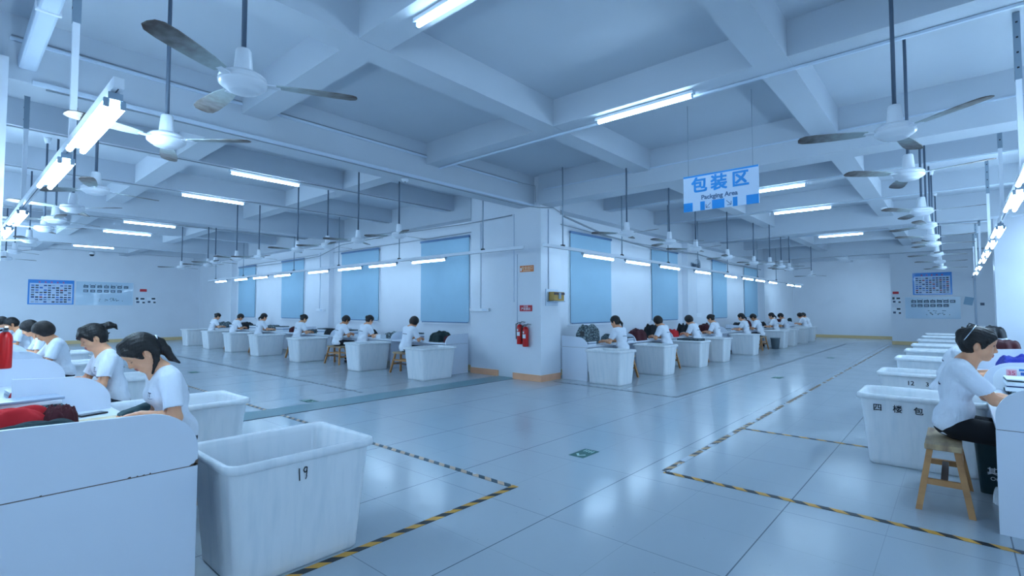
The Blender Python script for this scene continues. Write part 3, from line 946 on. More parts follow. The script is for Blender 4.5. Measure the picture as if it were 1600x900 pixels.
B1 = put_bin(1.395, 3.07, 0, 'large white ribbed plastic tub with 19 written on it, in the left foreground', g, (.9, 1.03, 1))
B2 = put_bin(1.40, 5.08, 0, 'white plastic tub behind the ponytailed worker in the near left row', g)
for i, y in enumerate((7.5, 10.0, 12.5, 15.4)):
    put_bin(1.42, y, 0, 'white plastic tub in the near left row, %s behind the tub marked 19' % ORD[i + 1], g)
g = 'tubs of the near right row'
R1 = put_bin(6.13, .27, -PI / 2, 'white plastic tub with handwritten Chinese characters beside the wooden bench on the right', g)
for i, x in enumerate((8.25, 10.7, 12.75, 14.8, 17.0, 19.2, 21.4)):
    o = put_bin(x, .32, -PI / 2, 'white plastic tub in the near right row, %s behind the tub with Chinese characters' % ORD[i], g)
    if i == 0: R2 = o
g = 'tubs along the left windows'
FLB = [8.35, 10.7, 13.72, 16.4, 18.55, 20.7, 23.05]
for i, y in enumerate(FLB):
    put_bin(6.86, y, 0, 'white plastic tub before the left window desks, %s from the corner pillar' % ORD[i], g)
g = 'tubs along the right windows'
FRB = [8.75, 10.72, 12.75, 14.42, 17.13, 20.85, 22.4, 24.3, 25.8]
for i, x in enumerate(FRB):
    put_bin(x, 5.13, PI / 2, 'white plastic tub before the right window desks, %s from the corner pillar' % ORD[i], g, (.86, 1, 1))
# marker writing on the tubs
def mark(parent, body, size, x, y, z, face, tilt):
    """face '-y' or '-x' in world terms for an unrotated root; tilt leans with the taper."""
    M = frame((x, y, z), (1, 0, 0), (0, tilt, 1)) 
    return text_obj('marker_writing', body, size, INK, parent, M, .0006)
def strokes(parent, lines, M, w=.0035):
    mb = MB().use(INK)
    for ln in lines:
        for a, b in zip(ln, ln[1:]):
            d = Vector((b[0] - a[0], b[1] - a[1])).normalized(); nn = Vector((-d.y, d.x)) * w
            mb.quad([M @ Vector((p[0] + q * nn.x, p[1] + q * nn.y, 0)) for p, q in ((a, 1), (b, 1), (b, -1), (a, -1))])
    return mb.build('marker_writing', None, next((c for c in parent.children if c.name.startswith('tub')), parent))
tl = .05 / .66
yy = lambda z, off=.0035: -((.68 - .05 - .10 * (1 - z / .66)) / 2) - off
def bface(x, z): return frame((x, yy(z), z), (1, 0, 0), (0, -tl, 1))
strokes(B1, [[(-.03, .035), (-.024, -.035)], [(.022, .03), (.008, .036), (-.002, .02), (.008, .004), (.018, .012), (.02, .03)], [(.02, .014), (.018, -.01), (.02, -.02), (.013, -.034)]], bface(-.03, .535))
for bb, txt in ((R1, None), (R2, '12')):
    if txt: text_obj('marker_writing', txt, .075, INK, bb.children[0], bface(-.13, .535), .0004, thick=.0009)
text_obj('marker_writing', '3', .068, INK, R2.children[0], bface(.03, .535), .0004, thick=.0009)
for chx, xx in (('四', .31), ('楼', .16), ('包', .01), ('1', -.14)):
    text_obj('marker_writing', chx, .072, INK, R1.children[0], bface(-xx, .53), .0004, thick=.0009)

# ------------------------------------------------------------------ wooden benches
WOOD = mat('bench_wood', '#C08A55', .5, noise=.6, nscale=3, color2='#8A5A38', stretch=(1, 1, 3))
WOODTOP = mat('bench_seat_wood', '#BFA27C', .55, noise=.9, nscale=3, color2='#7A5E4E', stretch=(1, 5, 1))
WOODDK = mat('bench_dark_board', '#5A4A44', .6)
def make_stool(lx=.68, ly=.21, h=.47, dx=.1, dy=.07):
    t = empty('wooden_bench')
    MB().box((-lx / 2, -ly / 2, h - .04), (lx / 2, ly / 2, h), bevel=.006).build('seat', WOODTOP, t)
    corners = {}
    for sx in (-1, 1):
        for sy in (-1, 1):
            a = Vector((sx * (lx / 2 - .07), sy * (ly / 2 - .03), h - .04)); b = Vector((sx * (lx / 2 - .07 + dx), sy * (ly / 2 - .03 + dy), 0))
            corners[(sx, sy)] = (a, b)
            mb = MB()
            q = .019
            A = [mb.bm.verts.new(a + Vector((i * q, j * q, 0))) for i, j in ((-1, -1), (1, -1), (1, 1), (-1, 1))]
            Bv = [mb.bm.verts.new(b + Vector((i * q, j * q, 0))) for i, j in ((-1, -1), (1, -1), (1, 1), (-1, 1))]
            mb.face(A); mb.face(Bv[::-1])
            for i in range(4): mb.face([A[i], A[(i + 1) % 4], Bv[(i + 1) % 4], Bv[i]])
            mb.build('leg', WOOD, t)
    at_ = lambda k, z: corners[k][0].lerp(corners[k][1], 1 - z / (h - .04))
    def rail(p, q, hh=.032, w=.012, m=WOOD, nm='stretcher'):
        mb = MB()
        d = (q - p).normalized(); sd = Vector((-d.y, d.x, 0)) * w
        up = Vector((0, 0, hh / 2))
        A = [mb.bm.verts.new(p + i * sd + j * up) for i, j in ((-1, -1), (1, -1), (1, 1), (-1, 1))]
        Bv = [mb.bm.verts.new(q + i * sd + j * up) for i, j in ((-1, -1), (1, -1), (1, 1), (-1, 1))]
        mb.face(A); mb.face(Bv[::-1])
        for i in range(4): mb.face([A[i], A[(i + 1) % 4], Bv[(i + 1) % 4], Bv[i]])
        mb.build(nm, m, t)
    for sx in (-1, 1): rail(at_((sx, -1), .2), at_((sx, 1), .2), .042)
    for sy in (-1, 1): rail(at_((-1, sy), .29), at_((1, sy), .29), .035)
    a = (at_((-1, -1), .29) + at_((1, -1), .29)) / 2; b = (at_((-1, 1), .29) + at_((1, 1), .29)) / 2
    a = at_((-1, -1), .29).lerp(at_((1, -1), .29), .42); b = at_((-1, 1), .29).lerp(at_((1, 1), .29), .42)
    rail(at_((-1, -1), .2).lerp(at_((-1, 1), .2), .5), (at_((1, -1), .2) + at_((1, 1), .2)) / 2, .03, .02, WOODDK, 'centre_board')
    return t
STOOL = make_stool()
stool_n = 0
def put_stool(x, y, rz, label, group):
    global stool_n
    o = STOOL if stool_n == 0 else copy_tree(STOOL)
    stool_n += 1
    o.location = (x, y, 0); o.rotation_euler = (0, 0, rz)
    return tag(o, label, 'bench', group)

# trash bin under the right desk
tb = thing('waste_bin', 'dark grey-green waste bin with a recycling mark under the right desk', 'bin', (5.6, -.245, 0), 0)
TB = mat('waste_bin_plastic', '#2B474E', .4)
mb = MB()
def rr(ax, ay, z, rc=.03):
    return [(sx * (ax / 2 - rc) + rc * math.cos(a), sy * (ay / 2 - rc) + rc * math.sin(a), z) for sx, sy, a0 in ((1, 1, 0), (-1, 1, PI / 2), (-1, -1, PI), (1, -1, 1.5 * PI)) for a in [a0 + PI / 2 * i / 3 for i in range(4)]]
rings = [[mb.bm.verts.new(p) for p in rr(*q)] for q in ((.22, .28, 0), (.27, .34, .4), (.29, .36, .405), (.29, .36, .43), (.26, .33, .43), (.21, .27, .02))]
for A, Bq in zip(rings, rings[1:]):
    for i in range(16): mb.face([A[i], A[(i + 1) % 16], Bq[(i + 1) % 16], Bq[i]], True)
mb.face(rings[0][::-1]); mb.face(rings[-1])
mb.build('tub', TB, tb)
Mt = lambda y, z: frame((-.114 - .025 * z / .4 - .002, y, z), (0, -1, 0), (-.06, 0, 1))
strokes(tb, [[(-.05, 0), (0, .08), (.05, 0), (-.05, 0)]], Mt(-.02, .24), .009).name = 'recycling_mark'
[x for x in bpy.data.objects if x.name == 'recycling_mark'][0].data.materials[0] = PAPER
text_obj('lettering', '其他垃圾', .06, PAPER, tb, Mt(-.02, .18), .001, .001)
text_obj('lettering', 'Other waste', .04, PAPER, tb, Mt(-.02, .125), .001)
fr_bin = thing('waste_bin', 'small grey waste bin beside the bench, far along the right windows', 'bin', (20.22, 5.0, 0))
MB().lathe([(0, 0), (.12, 0), (.15, .36), (.16, .37), (.16, .4), (.14, .4), (.11, .03), (0, .03)], n=24).build('tub', mat('grey_bin', '#5E6E78', .5), fr_bin)
MB().lathe([(.155, .36), (.17, .365), (.17, .405), (.155, .405)], n=24).build('rim', mat('grey_bin', '#5E6E78', .5), fr_bin)

# ------------------------------------------------------------------ notice boards
random.seed(11)
THUMB = [mat('thumb_%d' % i, c, .3) for i, c in enumerate(('#2C3A5C', '#1F2A3E', '#42526E', '#6F86A8', '#2F62B4', '#8E2A38', '#39424E', '#9AAAC0', '#24407A', '#B8C4D6'))]
POSTER = mat('poster_blue', '#3E8BD8', .12, coat=.6)
POSTERIN = mat('poster_pale', '#B9CFEA', .15, coat=.5)
TITLE = mat('poster_red', '#D04A5C', .4)
BOARD = mat('whiteboard', '#BCD3E4', .12, coat=.5)
def photo_poster(label, M, w, h):
    t = thing('photo_poster', label, 'poster')
    t.matrix_world = M
    MB().box((-w / 2, -h / 2, .0), (w / 2, h / 2, .012)).build('backing', POSTER, t)
    mb = MB().use(POSTERIN)
    mb.box((-w / 2 + .05, -h / 2 + .04, .012), (w / 2 - .05, h / 2 - .14, .0135))
    mb.build('grid_field', None, t)
    cols, rows = 10, 8
    mb = MB()
    gw, gh = w - .16, h - .24
    for r in range(rows):
        for c in range(cols):
            mb.use(random.choice(THUMB))
            x = -w / 2 + .08 + gw * (c + .5) / cols; y = -h / 2 + .06 + gh * (r + .5) / rows
            a, b = gw / cols * .38, gh / rows * .32
            mb.box((x - a, y - b, .0135), (x + a, y + b * random.uniform(.5, 1), .015))
    mb.build('pictures', None, t)
    mb = MB().use(TITLE)
    for k in range(5):
        x = (k - 2) * w * .13
        mb.box((x - .03, h / 2 - .115, .012), (x + .03, h / 2 - .1, .014)); mb.box((x - .008, h / 2 - .13, .012), (x + .008, h / 2 - .07, .014)); mb.box((x - .035, h / 2 - .085, .012), (x + .035, h / 2 - .075, .014))
    mb.build('title', None, t)
    return t
def white_board(label, M, w, h):
    t = thing('notice_board', label, 'board')
    t.matrix_world = M
    MB().box((-w / 2, -h / 2, 0), (w / 2, h / 2, .012)).build('panel', BOARD, t)
    fr = MB()
    for lo, hi in (((-w / 2, -h / 2), (w / 2, -h / 2 + .02)), ((-w / 2, h / 2 - .02), (w / 2, h / 2)), ((-w / 2, -h / 2), (-w / 2 + .02, h / 2)), ((w / 2 - .02, -h / 2), (w / 2, h / 2))):
        fr.box((lo[0], lo[1], .0), (hi[0], hi[1], .02))
    fr.build('frame', WHITEMETAL, t)
    sk = mat('sketch_grey', '#4C6474', .6)
    for row, cnt in ((.28, 7), (.1, 6)):
        for k in range(cnt):
            x = -w / 2 + w * .17 + k * w * .115; y = h * row
            p = MB().use(sk)
            p.box((x - .08, y - .055, .012), (x + .08, y + .055, .0135), None)
            p.use(THUMB[7]).box((x - .06 + random.random() * .03, y - .03, .0135), (x + .045, y + .03 * random.random(), .0142))
            p.build('picture', None, t)
    p = MB().use(sk)
    for k in range(14):
        x, y = -w * .12 + random.random() * w * .35, -h * (.12 + .18 * random.random())
        p.box((x - .025, y - .01, .012), (x + .03, y + .01, .0135))
    p.build('notes', None, t)
    mg = MB().use(DARK)
    for k in range(8):
        x, y = -w * .35 + k * w * .09, h * .36
        mg.box((x - .012, y - .012, .012), (x + .012, y + .012, .02))
    for k in range(5):
        x, y = -w * .1 + k * w * .1, -h * .3
        mg.box((x - .012, y - .012, .012), (x + .012, y + .012, .02))
    mg.build('magnets', None, t)
    return t
ML = lambda x, z: frame((x, YE - .001, z), (1, 0, 0), (0, 0, 1))
MR = lambda y, z: frame((XB - .001, y, z), (0, -1, 0), (0, 0, 1))
photo_poster('blue poster with a grid of small photos on the left end wall', ML(2.98, 2.14), 1.4, 1.0)
white_board('pale notice board beside the photo poster on the left end wall', ML(4.72, 2.12), 2.0, 1.04)
photo_poster('blue poster with a grid of small photos above the right notice board', MR(.7, 2.46), 1.2, .88)
white_board('pale notice board under the photo poster on the right', MR(.72, 1.5), 1.72, .9)
def flat(name, label, cat, M, w, h, m, extra=None):
    t = thing(name, label, cat)
    t.matrix_world = M
    MB().box((-w / 2, -h / 2, 0), (w / 2, h / 2, .006)).build('sheet', m, t)
    if extra:
        mb = MB()
        for (x0, y0, x1, y1, mm) in extra:
            mb.use(mm).box((x0 * w, y0 * h, .006), (x1 * w, y1 * h, .0075))
        mb.build('print', None, t)
    return t
PR = [(-.45, .1, -.2, .48, THUMB[6]), (-.4, -.4, -.1, -.1, THUMB[2]), (.0, .15, .4, .4, THUMB[1]), (.2, -.45, .45, -.2, THUMB[6])]
flat('notice_label', 'small red label on the left end wall, right of the notice board', 'label', ML(6.08, 2.3), .26, .12, mat('label_red', '#C8303A', .5))
flat('photo_print', 'left photo print below the red label on the left end wall', 'photo', ML(5.98, 1.84), .38, .28, PAPER, PR)
flat('photo_print', 'right photo print below the red label on the left end wall', 'photo', ML(6.4, 1.85), .36, .28, PAPER, PR[::-1][:3])
flat('notice_label', 'small red label on the right board wall, left of the photo poster', 'label', MR(1.86, 2.12), .2, .1, MATS['label_red'])
flat('photo_print', 'upper photo print below the red label on the right board wall', 'photo', MR(1.84, 1.82), .3, .26, PAPER, PR)
flat('photo_print', 'lower photo print below the red label on the right board wall', 'photo', MR(1.84, 1.38), .3, .28, PAPER, PR[1:])
flat('paper_notice', 'tilted grey paper pinned right of the right notice board', 'paper', MR(-.36, 1.76) @ Matrix.Rotation(rad(-12), 4, 'Z'), .26, .3, mat('grey_paper', '#8FAFC4', .6))
flat('wall_switch', 'small dark switch on the board wall at the right', 'switch', MR(-.74, 1.64), .12, .1, mat('switch_grey', '#3E5666', .5), [(-.3, -.3, .3, .3, THUMB[0])])
pipe('cable_conduit', 'pale vertical pipe on the board wall right of the notice board', [(XB - .04, -.55, .1), (XB - .04, -.55, ZS - .1)], .03, CONDUIT, 'conduit')
# ------------------------------------------------------------------ people: smooth blended volumes turned into one continuous skin
V3 = lambda *a: np.array(a, dtype=np.float64)
nrm = lambda v: v / max(np.linalg.norm(v), 1e-9)

class Vol:
    def __init__(s, lo, hi, h):
        s.lo = np.array(lo, float); s.h = h
        s.n = np.ceil((np.array(hi, float) - s.lo) / h).astype(int) + 1
        s.D = np.full(s.n, .5, np.float32)
    def block(s, lo, hi):
        a = np.clip(np.floor((lo - s.lo) / s.h).astype(int), 0, s.n); b = np.clip(np.ceil((hi - s.lo) / s.h).astype(int) + 1, 0, s.n)
        if np.any(b <= a): return None, None
        sl = tuple(slice(i, j) for i, j in zip(a, b))
        g = [(s.lo[k] + s.h * np.arange(a[k], b[k])).astype(np.float32) for k in range(3)]
        return sl, (g[0][:, None, None], g[1][None, :, None], g[2][None, None, :])
    def apply(s, sl, d, k, op):
        A = s.D[sl]
        if op == 'add':
            if k > 0:
                hh = np.maximum(k - np.abs(A - d), 0) / k
                s.D[sl] = np.minimum(A, d) - hh * hh * k * .25
            else: s.D[sl] = np.minimum(A, d)
        else:
            d = -d
            if k > 0:
                hh = np.maximum(k - np.abs(A - d), 0) / k
                s.D[sl] = np.maximum(A, d) + hh * hh * k * .25
            else: s.D[sl] = np.maximum(A, d)
    def cap(s, a, b, ra, rb=None, k=.02, op='add', flat=None, infl=0.0):
        rb = ra if rb is None else rb
        ra, rb = ra + infl, rb + infl
        a, b = np.array(a, float), np.array(b, float)
        m = max(ra, rb) + k + 4 * s.h
        sl, g = s.block(np.minimum(a, b) - m, np.maximum(a, b) + m)
        if sl is None: return s
        ba = b - a
        L = max(float(ba @ ba), 1e-9)
        p = [g[i] - a[i] for i in range(3)]
        t = np.clip((p[0] * ba[0] + p[1] * ba[1] + p[2] * ba[2]) / L, 0, 1)
        q = [p[i] - t * ba[i] for i in range(3)]
        if flat is not None:
            n, f = nrm(np.array(flat[0], float)), flat[1]
            dn = q[0] * n[0] + q[1] * n[1] + q[2] * n[2]
            r2 = q[0] ** 2 + q[1] ** 2 + q[2] ** 2 - dn ** 2 + (dn / f) ** 2
            d = np.sqrt(np.maximum(r2, 0)) - (ra + (rb - ra) * t)
            d = np.where(d > 0, d * (.6 if f < .6 else .85), d * f)
        else:
            d = np.sqrt(q[0] ** 2 + q[1] ** 2 + q[2] ** 2) - (ra + (rb - ra) * t)
        s.apply(sl, d.astype(np.float32), k, op)
        return s
    def ell(s, c, r, R=None, k=.02, op='add', infl=0.0):
        c = np.array(c, float); r = np.array(r, float) + infl
        m = r.max() + k + 4 * s.h
        sl, g = s.block(c - m, c + m)
        if sl is None: return s
        p = [g[i] - c[i] for i in range(3)]
        if R is not None:
            p = [p[0] * R[0, j] + p[1] * R[1, j] + p[2] * R[2, j] for j in range(3)]
        k0 = np.sqrt((p[0] / r[0]) ** 2 + (p[1] / r[1]) ** 2 + (p[2] / r[2]) ** 2)
        k1 = np.sqrt((p[0] / r[0] ** 2) ** 2 + (p[1] / r[1] ** 2) ** 2 + (p[2] / r[2] ** 2) ** 2)
        d = k0 * (k0 - 1) / np.maximum(k1, 1e-6)
        s.apply(sl, d.astype(np.float32), k, op)
        return s
    def cut(s, p, n):
        """Keep the side the normal points away from."""
        n = nrm(np.array(n, float)); g = [(s.lo[i] + s.h * np.arange(s.n[i])).astype(np.float32) for i in range(3)]
        d = (g[0] - p[0])[:, None, None] * n[0] + (g[1] - p[1])[None, :, None] * n[1] + (g[2] - p[2])[None, None, :] * n[2]
        s.D = np.maximum(s.D, d.astype(np.float32))
        return s
    def wrinkle(s, amp, seed, z0, z1):
        g = [(s.lo[i] + s.h * np.arange(s.n[i])).astype(np.float32) for i in range(3)]
        X, Y, Z = g[0][:, None, None], g[1][None, :, None], g[2][None, None, :]
        rs = np.random.RandomState(seed)
        w = 0
        for k in range(5):
            a, b, c = rs.uniform(-14, 14), rs.uniform(-14, 14), rs.uniform(22, 46)
            w = w + np.sin(a * X + b * Y + c * Z + rs.uniform(0, 6) + 1.8 * np.sin(9 * X + 7 * Y * rs.choice([-1, 1]) + rs.uniform(0, 6)))
        m = np.clip((z1 - Z) / (z1 - z0), .2, 1)
        s.D += (amp * .45 * w * m).astype(np.float32)
        return s
    def mesh(s):
        return nets(s.D, s.lo, s.h)

def nets(D, lo, h):
    ins = D < 0
    c = np.zeros(np.array(D.shape) - 1, np.uint8)
    for i in (0, 1):
        for j in (0, 1):
            for k in (0, 1):
                c += ins[i:D.shape[0] - 1 + i, j:D.shape[1] - 1 + j, k:D.shape[2] - 1 + k]
    idx = np.argwhere((c > 0) & (c < 8))
    offs = np.array([(i, j, k) for i in (0, 1) for j in (0, 1) for k in (0, 1)])
    vals = np.stack([D[idx[:, 0] + o[0], idx[:, 1] + o[1], idx[:, 2] + o[2]] for o in offs], 1)
    pos = np.zeros((len(idx), 3)); cnt = np.zeros(len(idx))
    for a in range(8):
        for b in range(a + 1, 8):
            d = offs[b] - offs[a]
            if np.abs(d).sum() != 1: continue
            va, vb = vals[:, a], vals[:, b]
            x = (va < 0) != (vb < 0)
            t = np.where(x, va / np.where(x, va - vb, 1), 0)
            pos += np.where(x[:, None], offs[a] + t[:, None] * d, 0)
            cnt += x
    P = lo + h * (idx + pos / cnt[:, None])
    vid = np.full(c.shape, -1, np.int32)
    vid[idx[:, 0], idx[:, 1], idx[:, 2]] = np.arange(len(idx))
    quads = []
    for ax in range(3):
        u, v = [(1, 2), (2, 0), (0, 1)][ax]
        A = [slice(None)] * 3; B = [slice(None)] * 3
        A[ax] = slice(0, -1); B[ax] = slice(1, None)
        i0, i1 = ins[tuple(A)], ins[tuple(B)]
        e = np.argwhere(i0 != i1)
        ok = (e[:, u] > 0) & (e[:, v] > 0) & (e[:, u] < D.shape[u] - 1) & (e[:, v] < D.shape[v] - 1)
        e = e[ok]
        f = i0[e[:, 0], e[:, 1], e[:, 2]]
        def at_(du, dv):
            q = e.copy(); q[:, u] += du; q[:, v] += dv
            return vid[q[:, 0], q[:, 1], q[:, 2]]
        Q = np.stack([at_(-1, -1), at_(0, -1), at_(0, 0), at_(-1, 0)], 1)
        Q[~f] = Q[~f][:, ::-1]
        quads.append(Q)
    Q = np.concatenate(quads)
    return P, Q[(Q >= 0).all(1)]

def np_mesh(name, P, Q, mats, mi=None, parent=None):
    me = bpy.data.meshes.new(name)
    me.vertices.add(len(P)); me.vertices.foreach_set('co', P.astype(np.float32).ravel())
    me.loops.add(Q.size); me.loops.foreach_set('vertex_index', Q.astype(np.int32).ravel())
    me.polygons.add(len(Q)); me.polygons.foreach_set('loop_start', np.arange(0, Q.size, 4, dtype=np.int32))
    me.polygons.foreach_set('use_smooth', np.ones(len(Q), bool))
    for m in mats: me.materials.append(m)
    if mi is not None: me.polygons.foreach_set('material_index', mi.astype(np.int32))
    me.update(calc_edges=True); me.validate()
    o = bpy.data.objects.new(name, me)
    COL.objects.link(o)
    if parent is not None: o.parent = parent
    return o

def skin_mat(name, c):
    m = mat(name, c, .48, noise=.35, nscale=14, color2=None, bump=.05, bscale=220)
    b = m.node_tree.nodes['Principled BSDF']
    b.inputs['Subsurface Weight'].default_value = .12
    b.inputs['Subsurface Radius'].default_value = (.02, .008, .004)
    b.inputs['Subsurface Scale'].default_value = .3
    return m
SKIN = skin_mat('skin', '#F0AE86')
SKIN2 = skin_mat('skin_warm', '#E09C70')
LIPS = mat('lips', '#C2605C', .4)
BROW = mat('brow', '#2A211F', .8)
HAIR = mat('hair_black', '#100D0E', .5, noise=.5, nscale=12, color2='#2A2020', bump=.5, bscale=90, stretch=(1, 1, .12))
HAIRB = mat('hair_brown_black', '#1B1412', .5, noise=.5, nscale=12, color2='#3A2A24', bump=.5, bscale=90, stretch=(1, 1, .12))
SHIRT = mat('white_tshirt', '#E9EEF7', .85, bump=.55, bscale=9, stretch=(1, 1, .6))
for _n in SHIRT.node_tree.nodes:
    if _n.type == 'BUMP': _n.inputs['Distance'].default_value = .05
PRINT = mat('shirt_print', '#39435A', .7)
BLACKCLOTH = mat('black_cloth', '#0E1118', .85, bump=.05, bscale=200)
DARKCLOTH = mat('dark_trousers', '#1B222E', .85)
SHOE = mat('dark_shoe', '#22252A', .5)
GLOVE = mat('grey_glove', '#3F5A60', .85, bump=.1, bscale=300)
SILVER = mat('silver', '#B8C2CC', .25, 1.0)

def rotY(a):  # pitch down about +y for a frame looking along +x
    c, s = math.cos(a), math.sin(a)
    return np.array([[c, 0, s], [0, 1, 0], [-s, 0, c]])
def rotZ(a):
    c, s = math.cos(a), math.sin(a)
    return np.array([[c, -s, 0], [s, c, 0], [0, 0, 1]])

def skeleton(P):
    J = {}
    lean = P.get('lean', .22)
    d = V3(math.sin(lean), 0, math.cos(lean))
    f = V3(math.cos(lean), 0, -math.sin(lean))
    H = V3(0, 0, .563)
    J['H'], J['d'], J['f'] = H, d, f
    J['waist'] = H + d * .17
    J['chest'] = H + d * .33 + f * .0
    J['S'] = H + d * .455 + f * .012
    J['N'] = H + d * .50 + f * .03
    hp = P.get('headp', .5)
    J['Rh'] = rotZ(P.get('heady', 0)) @ rotY(hp)
    nk = lean * .6 + P.get('neck', .3)
    J['HC'] = J['N'] + V3(math.sin(nk), 0, math.cos(nk)) * .15 + V3(.005, 0, 0)
    for s, key in ((1, 'L'), (-1, 'R')):
        sh = J['S'] + V3(0, s * P.get('shw', .165), -.012)
        w = np.array(P['hand' + key][0], float)
        l1, l2 = .265, .235
        v = w - sh; D = np.linalg.norm(v)
        if D > l1 + l2 - .01: w = sh + nrm(v) * (l1 + l2 - .01); v = w - sh; D = np.linalg.norm(v)
        a = (l1 * l1 - l2 * l2 + D * D) / (2 * D)
        hh = math.sqrt(max(l1 * l1 - a * a, 0))
        pole = V3(-.35, s * P.get('elbow', .55), -1)
        u = nrm(v); pl = nrm(pole - u * (pole @ u))
        J['sh' + key], J['el' + key], J['wr' + key] = sh, sh + u * a + pl * hh, w
        J['hip' + key] = V3(.02, s * .085, .563)
        J['kn' + key] = V3(.40, s * P.get('knee', .10), .535)
        J['an' + key] = V3(P.get('foot', .34), s * P.get('knee', .10), .09)
    return J

def torso(v, J, infl=0.0, female=True):
    d, f = J['d'], J['f']
    R = np.stack([f, V3(0, 1, 0), d], 1)
    v.ell(J['H'] + V3(-.015, 0, .01), (.100, .155, .10), R, .05, infl=infl)
    v.ell(J['waist'] - f * .005, (.082, .128, .13), R, .06, infl=infl)
    v.ell(J['chest'] - f * .008, (.094, .145, .145), R, .06, infl=infl)
    v.cap(J['S'] + V3(-.01, .10, -.03), J['S'] + V3(-.01, -.10, -.03), .066, k=.05, infl=infl)
    if female:
        for s in (1, -1): v.ell(J['chest'] + f * .060 + V3(0, s * .066, 0) + d * .0, (.052, .06, .056), R, .04, infl=infl)

def arm_dir(J, key): return nrm(J['wr' + key] - J['el' + key])

def hand(v, wr, d, n, side, curl=.35, r=.0083, infl=0.0, palm_only=False):
    d = nrm(d); n = nrm(n - d * (n @ d)); t = np.cross(n, d) * (1 if side == 'R' else -1)
    v.cap(wr, wr + d * .03, .024, .026, .012, flat=(n, .72), infl=infl)
    for o in (-.024, -.008, .008, .024):
        v.cap(wr + d * .03 + t * o * .8, wr + d * .082 + t * o * 1.05, .0165, .0125, .012, flat=(n, .8), infl=infl)
    ends = []
    for o, L, c0 in ((.029, .068, 0), (.010, .077, .04), (-.010, .071, .1), (-.028, .054, .18)):
        p = wr + d * .085 + t * o * 1.02
        dd = nrm(d + t * o * 3.2)
        a = 0
        for k, (fr, rr) in enumerate(((.45, 1.08), (.3, .98), (.25, .86))):
            a += (curl + c0) * (.75 if k == 0 else 1.0)
            dr = dd * math.cos(a) - n * math.sin(a)
            q = p + dr * L * fr
            if not (palm_only and k > 0): v.cap(p, q, r * rr, r * rr * .92, .0035, infl=infl)
            p = q
    p = wr + d * .022 + t * .026
    for k, (L, rr) in enumerate(((.034, .0125), (.03, .0105), (.024, .009))):
        dr = nrm(d * (.72 + .14 * k) + t * (.75 - .32 * k) - n * (.35 + .1 * k))
        q = p + dr * L
        if not (palm_only and k > 1): v.cap(p, q, rr, rr * .9, .006, infl=infl)
        p = q
    return t

def head(v, J, P):
    C, R = J['HC'], J['Rh']
    W = lambda f, s, u: C + R @ V3(f, s, u)
    v.ell(W(-.006, 0, .026), (.093, .074, .082), R, .02)
    v.ell(W(.028, 0, -.042), (.060, .060, .070), R, .03)
    v.ell(W(.05, 0, .04), (.046, .058, .05), R, .03)
    v.cap(W(.064, -.010, -.098), W(.064, .010, -.098), .019, k=.02)
    for s in (1, -1):
        v.cap(W(-.002, s * .054, -.045), W(.055, s * .022, -.098), .018, .016, .022)
        v.ell(W(.058, s * .038, -.042), (.027, .024, .024), R, .02)
        v.ell(W(.098, s * .031, -.004), (.016, .020, .0125), R, .014, 'sub')
        v.ell(W(.0735, s * .031, -.006), (.0135, .0165, .0105), R, .004)
        v.cap(W(.082, s * .016, .016), W(.07, s * .046, .016), .008, .006, .014)
        v.ell(W(.094, s * .0125, -.046), (.010, .008, .007), R, .006)
        # ears
        Re = R @ rotZ(s * .35)
        v.ell(W(-.012, s * .075, -.018), (.017, .0075, .030), Re, .006)
        v.ell(W(-.009, s * .083, -.016), (.009, .005, .017), Re, .004, 'sub')
        v.ell(W(-.008, s * .072, -.043), (.009, .0065, .010), Re, .005)
    v.cap(W(.084, 0, .006), W(.102, 0, -.034), .0075, .0095, .010)
    v.ell(W(.1035, 0, -.041), (.0105, .0105, .0095), R, .008)
    v.ell(W(.074, 0, -.072), (.020, .030, .020), R, .016)
    v.cap(W(.083, -.017, -.071), W(.0915, 0, -.0685), .0048, .0058, .005); v.cap(W(.0915, 0, -.0685), W(.083, .017, -.071), .0058, .0048, .005)
    v.cap(W(.082, -.014, -.0785), W(.0885, 0, -.0805), .0048, .0066, .005); v.cap(W(.0885, 0, -.0805), W(.082, .014, -.0785), .0066, .0048, .005)
    # neck
    v.cap(W(-.022, 0, -.05), J['N'] + V3(-.012, 0, -.03), .047, .053, .03)
    v.cap(W(.0, 0, -.07), J['N'] + V3(.012, 0, -.04), .040, .046, .03)
    for s in (1, -1): v.cap(J['N'] + V3(-.03, s * .03, .01), J['S'] + V3(-.015, s * .13, .01), .034, .035, .04)
    return W

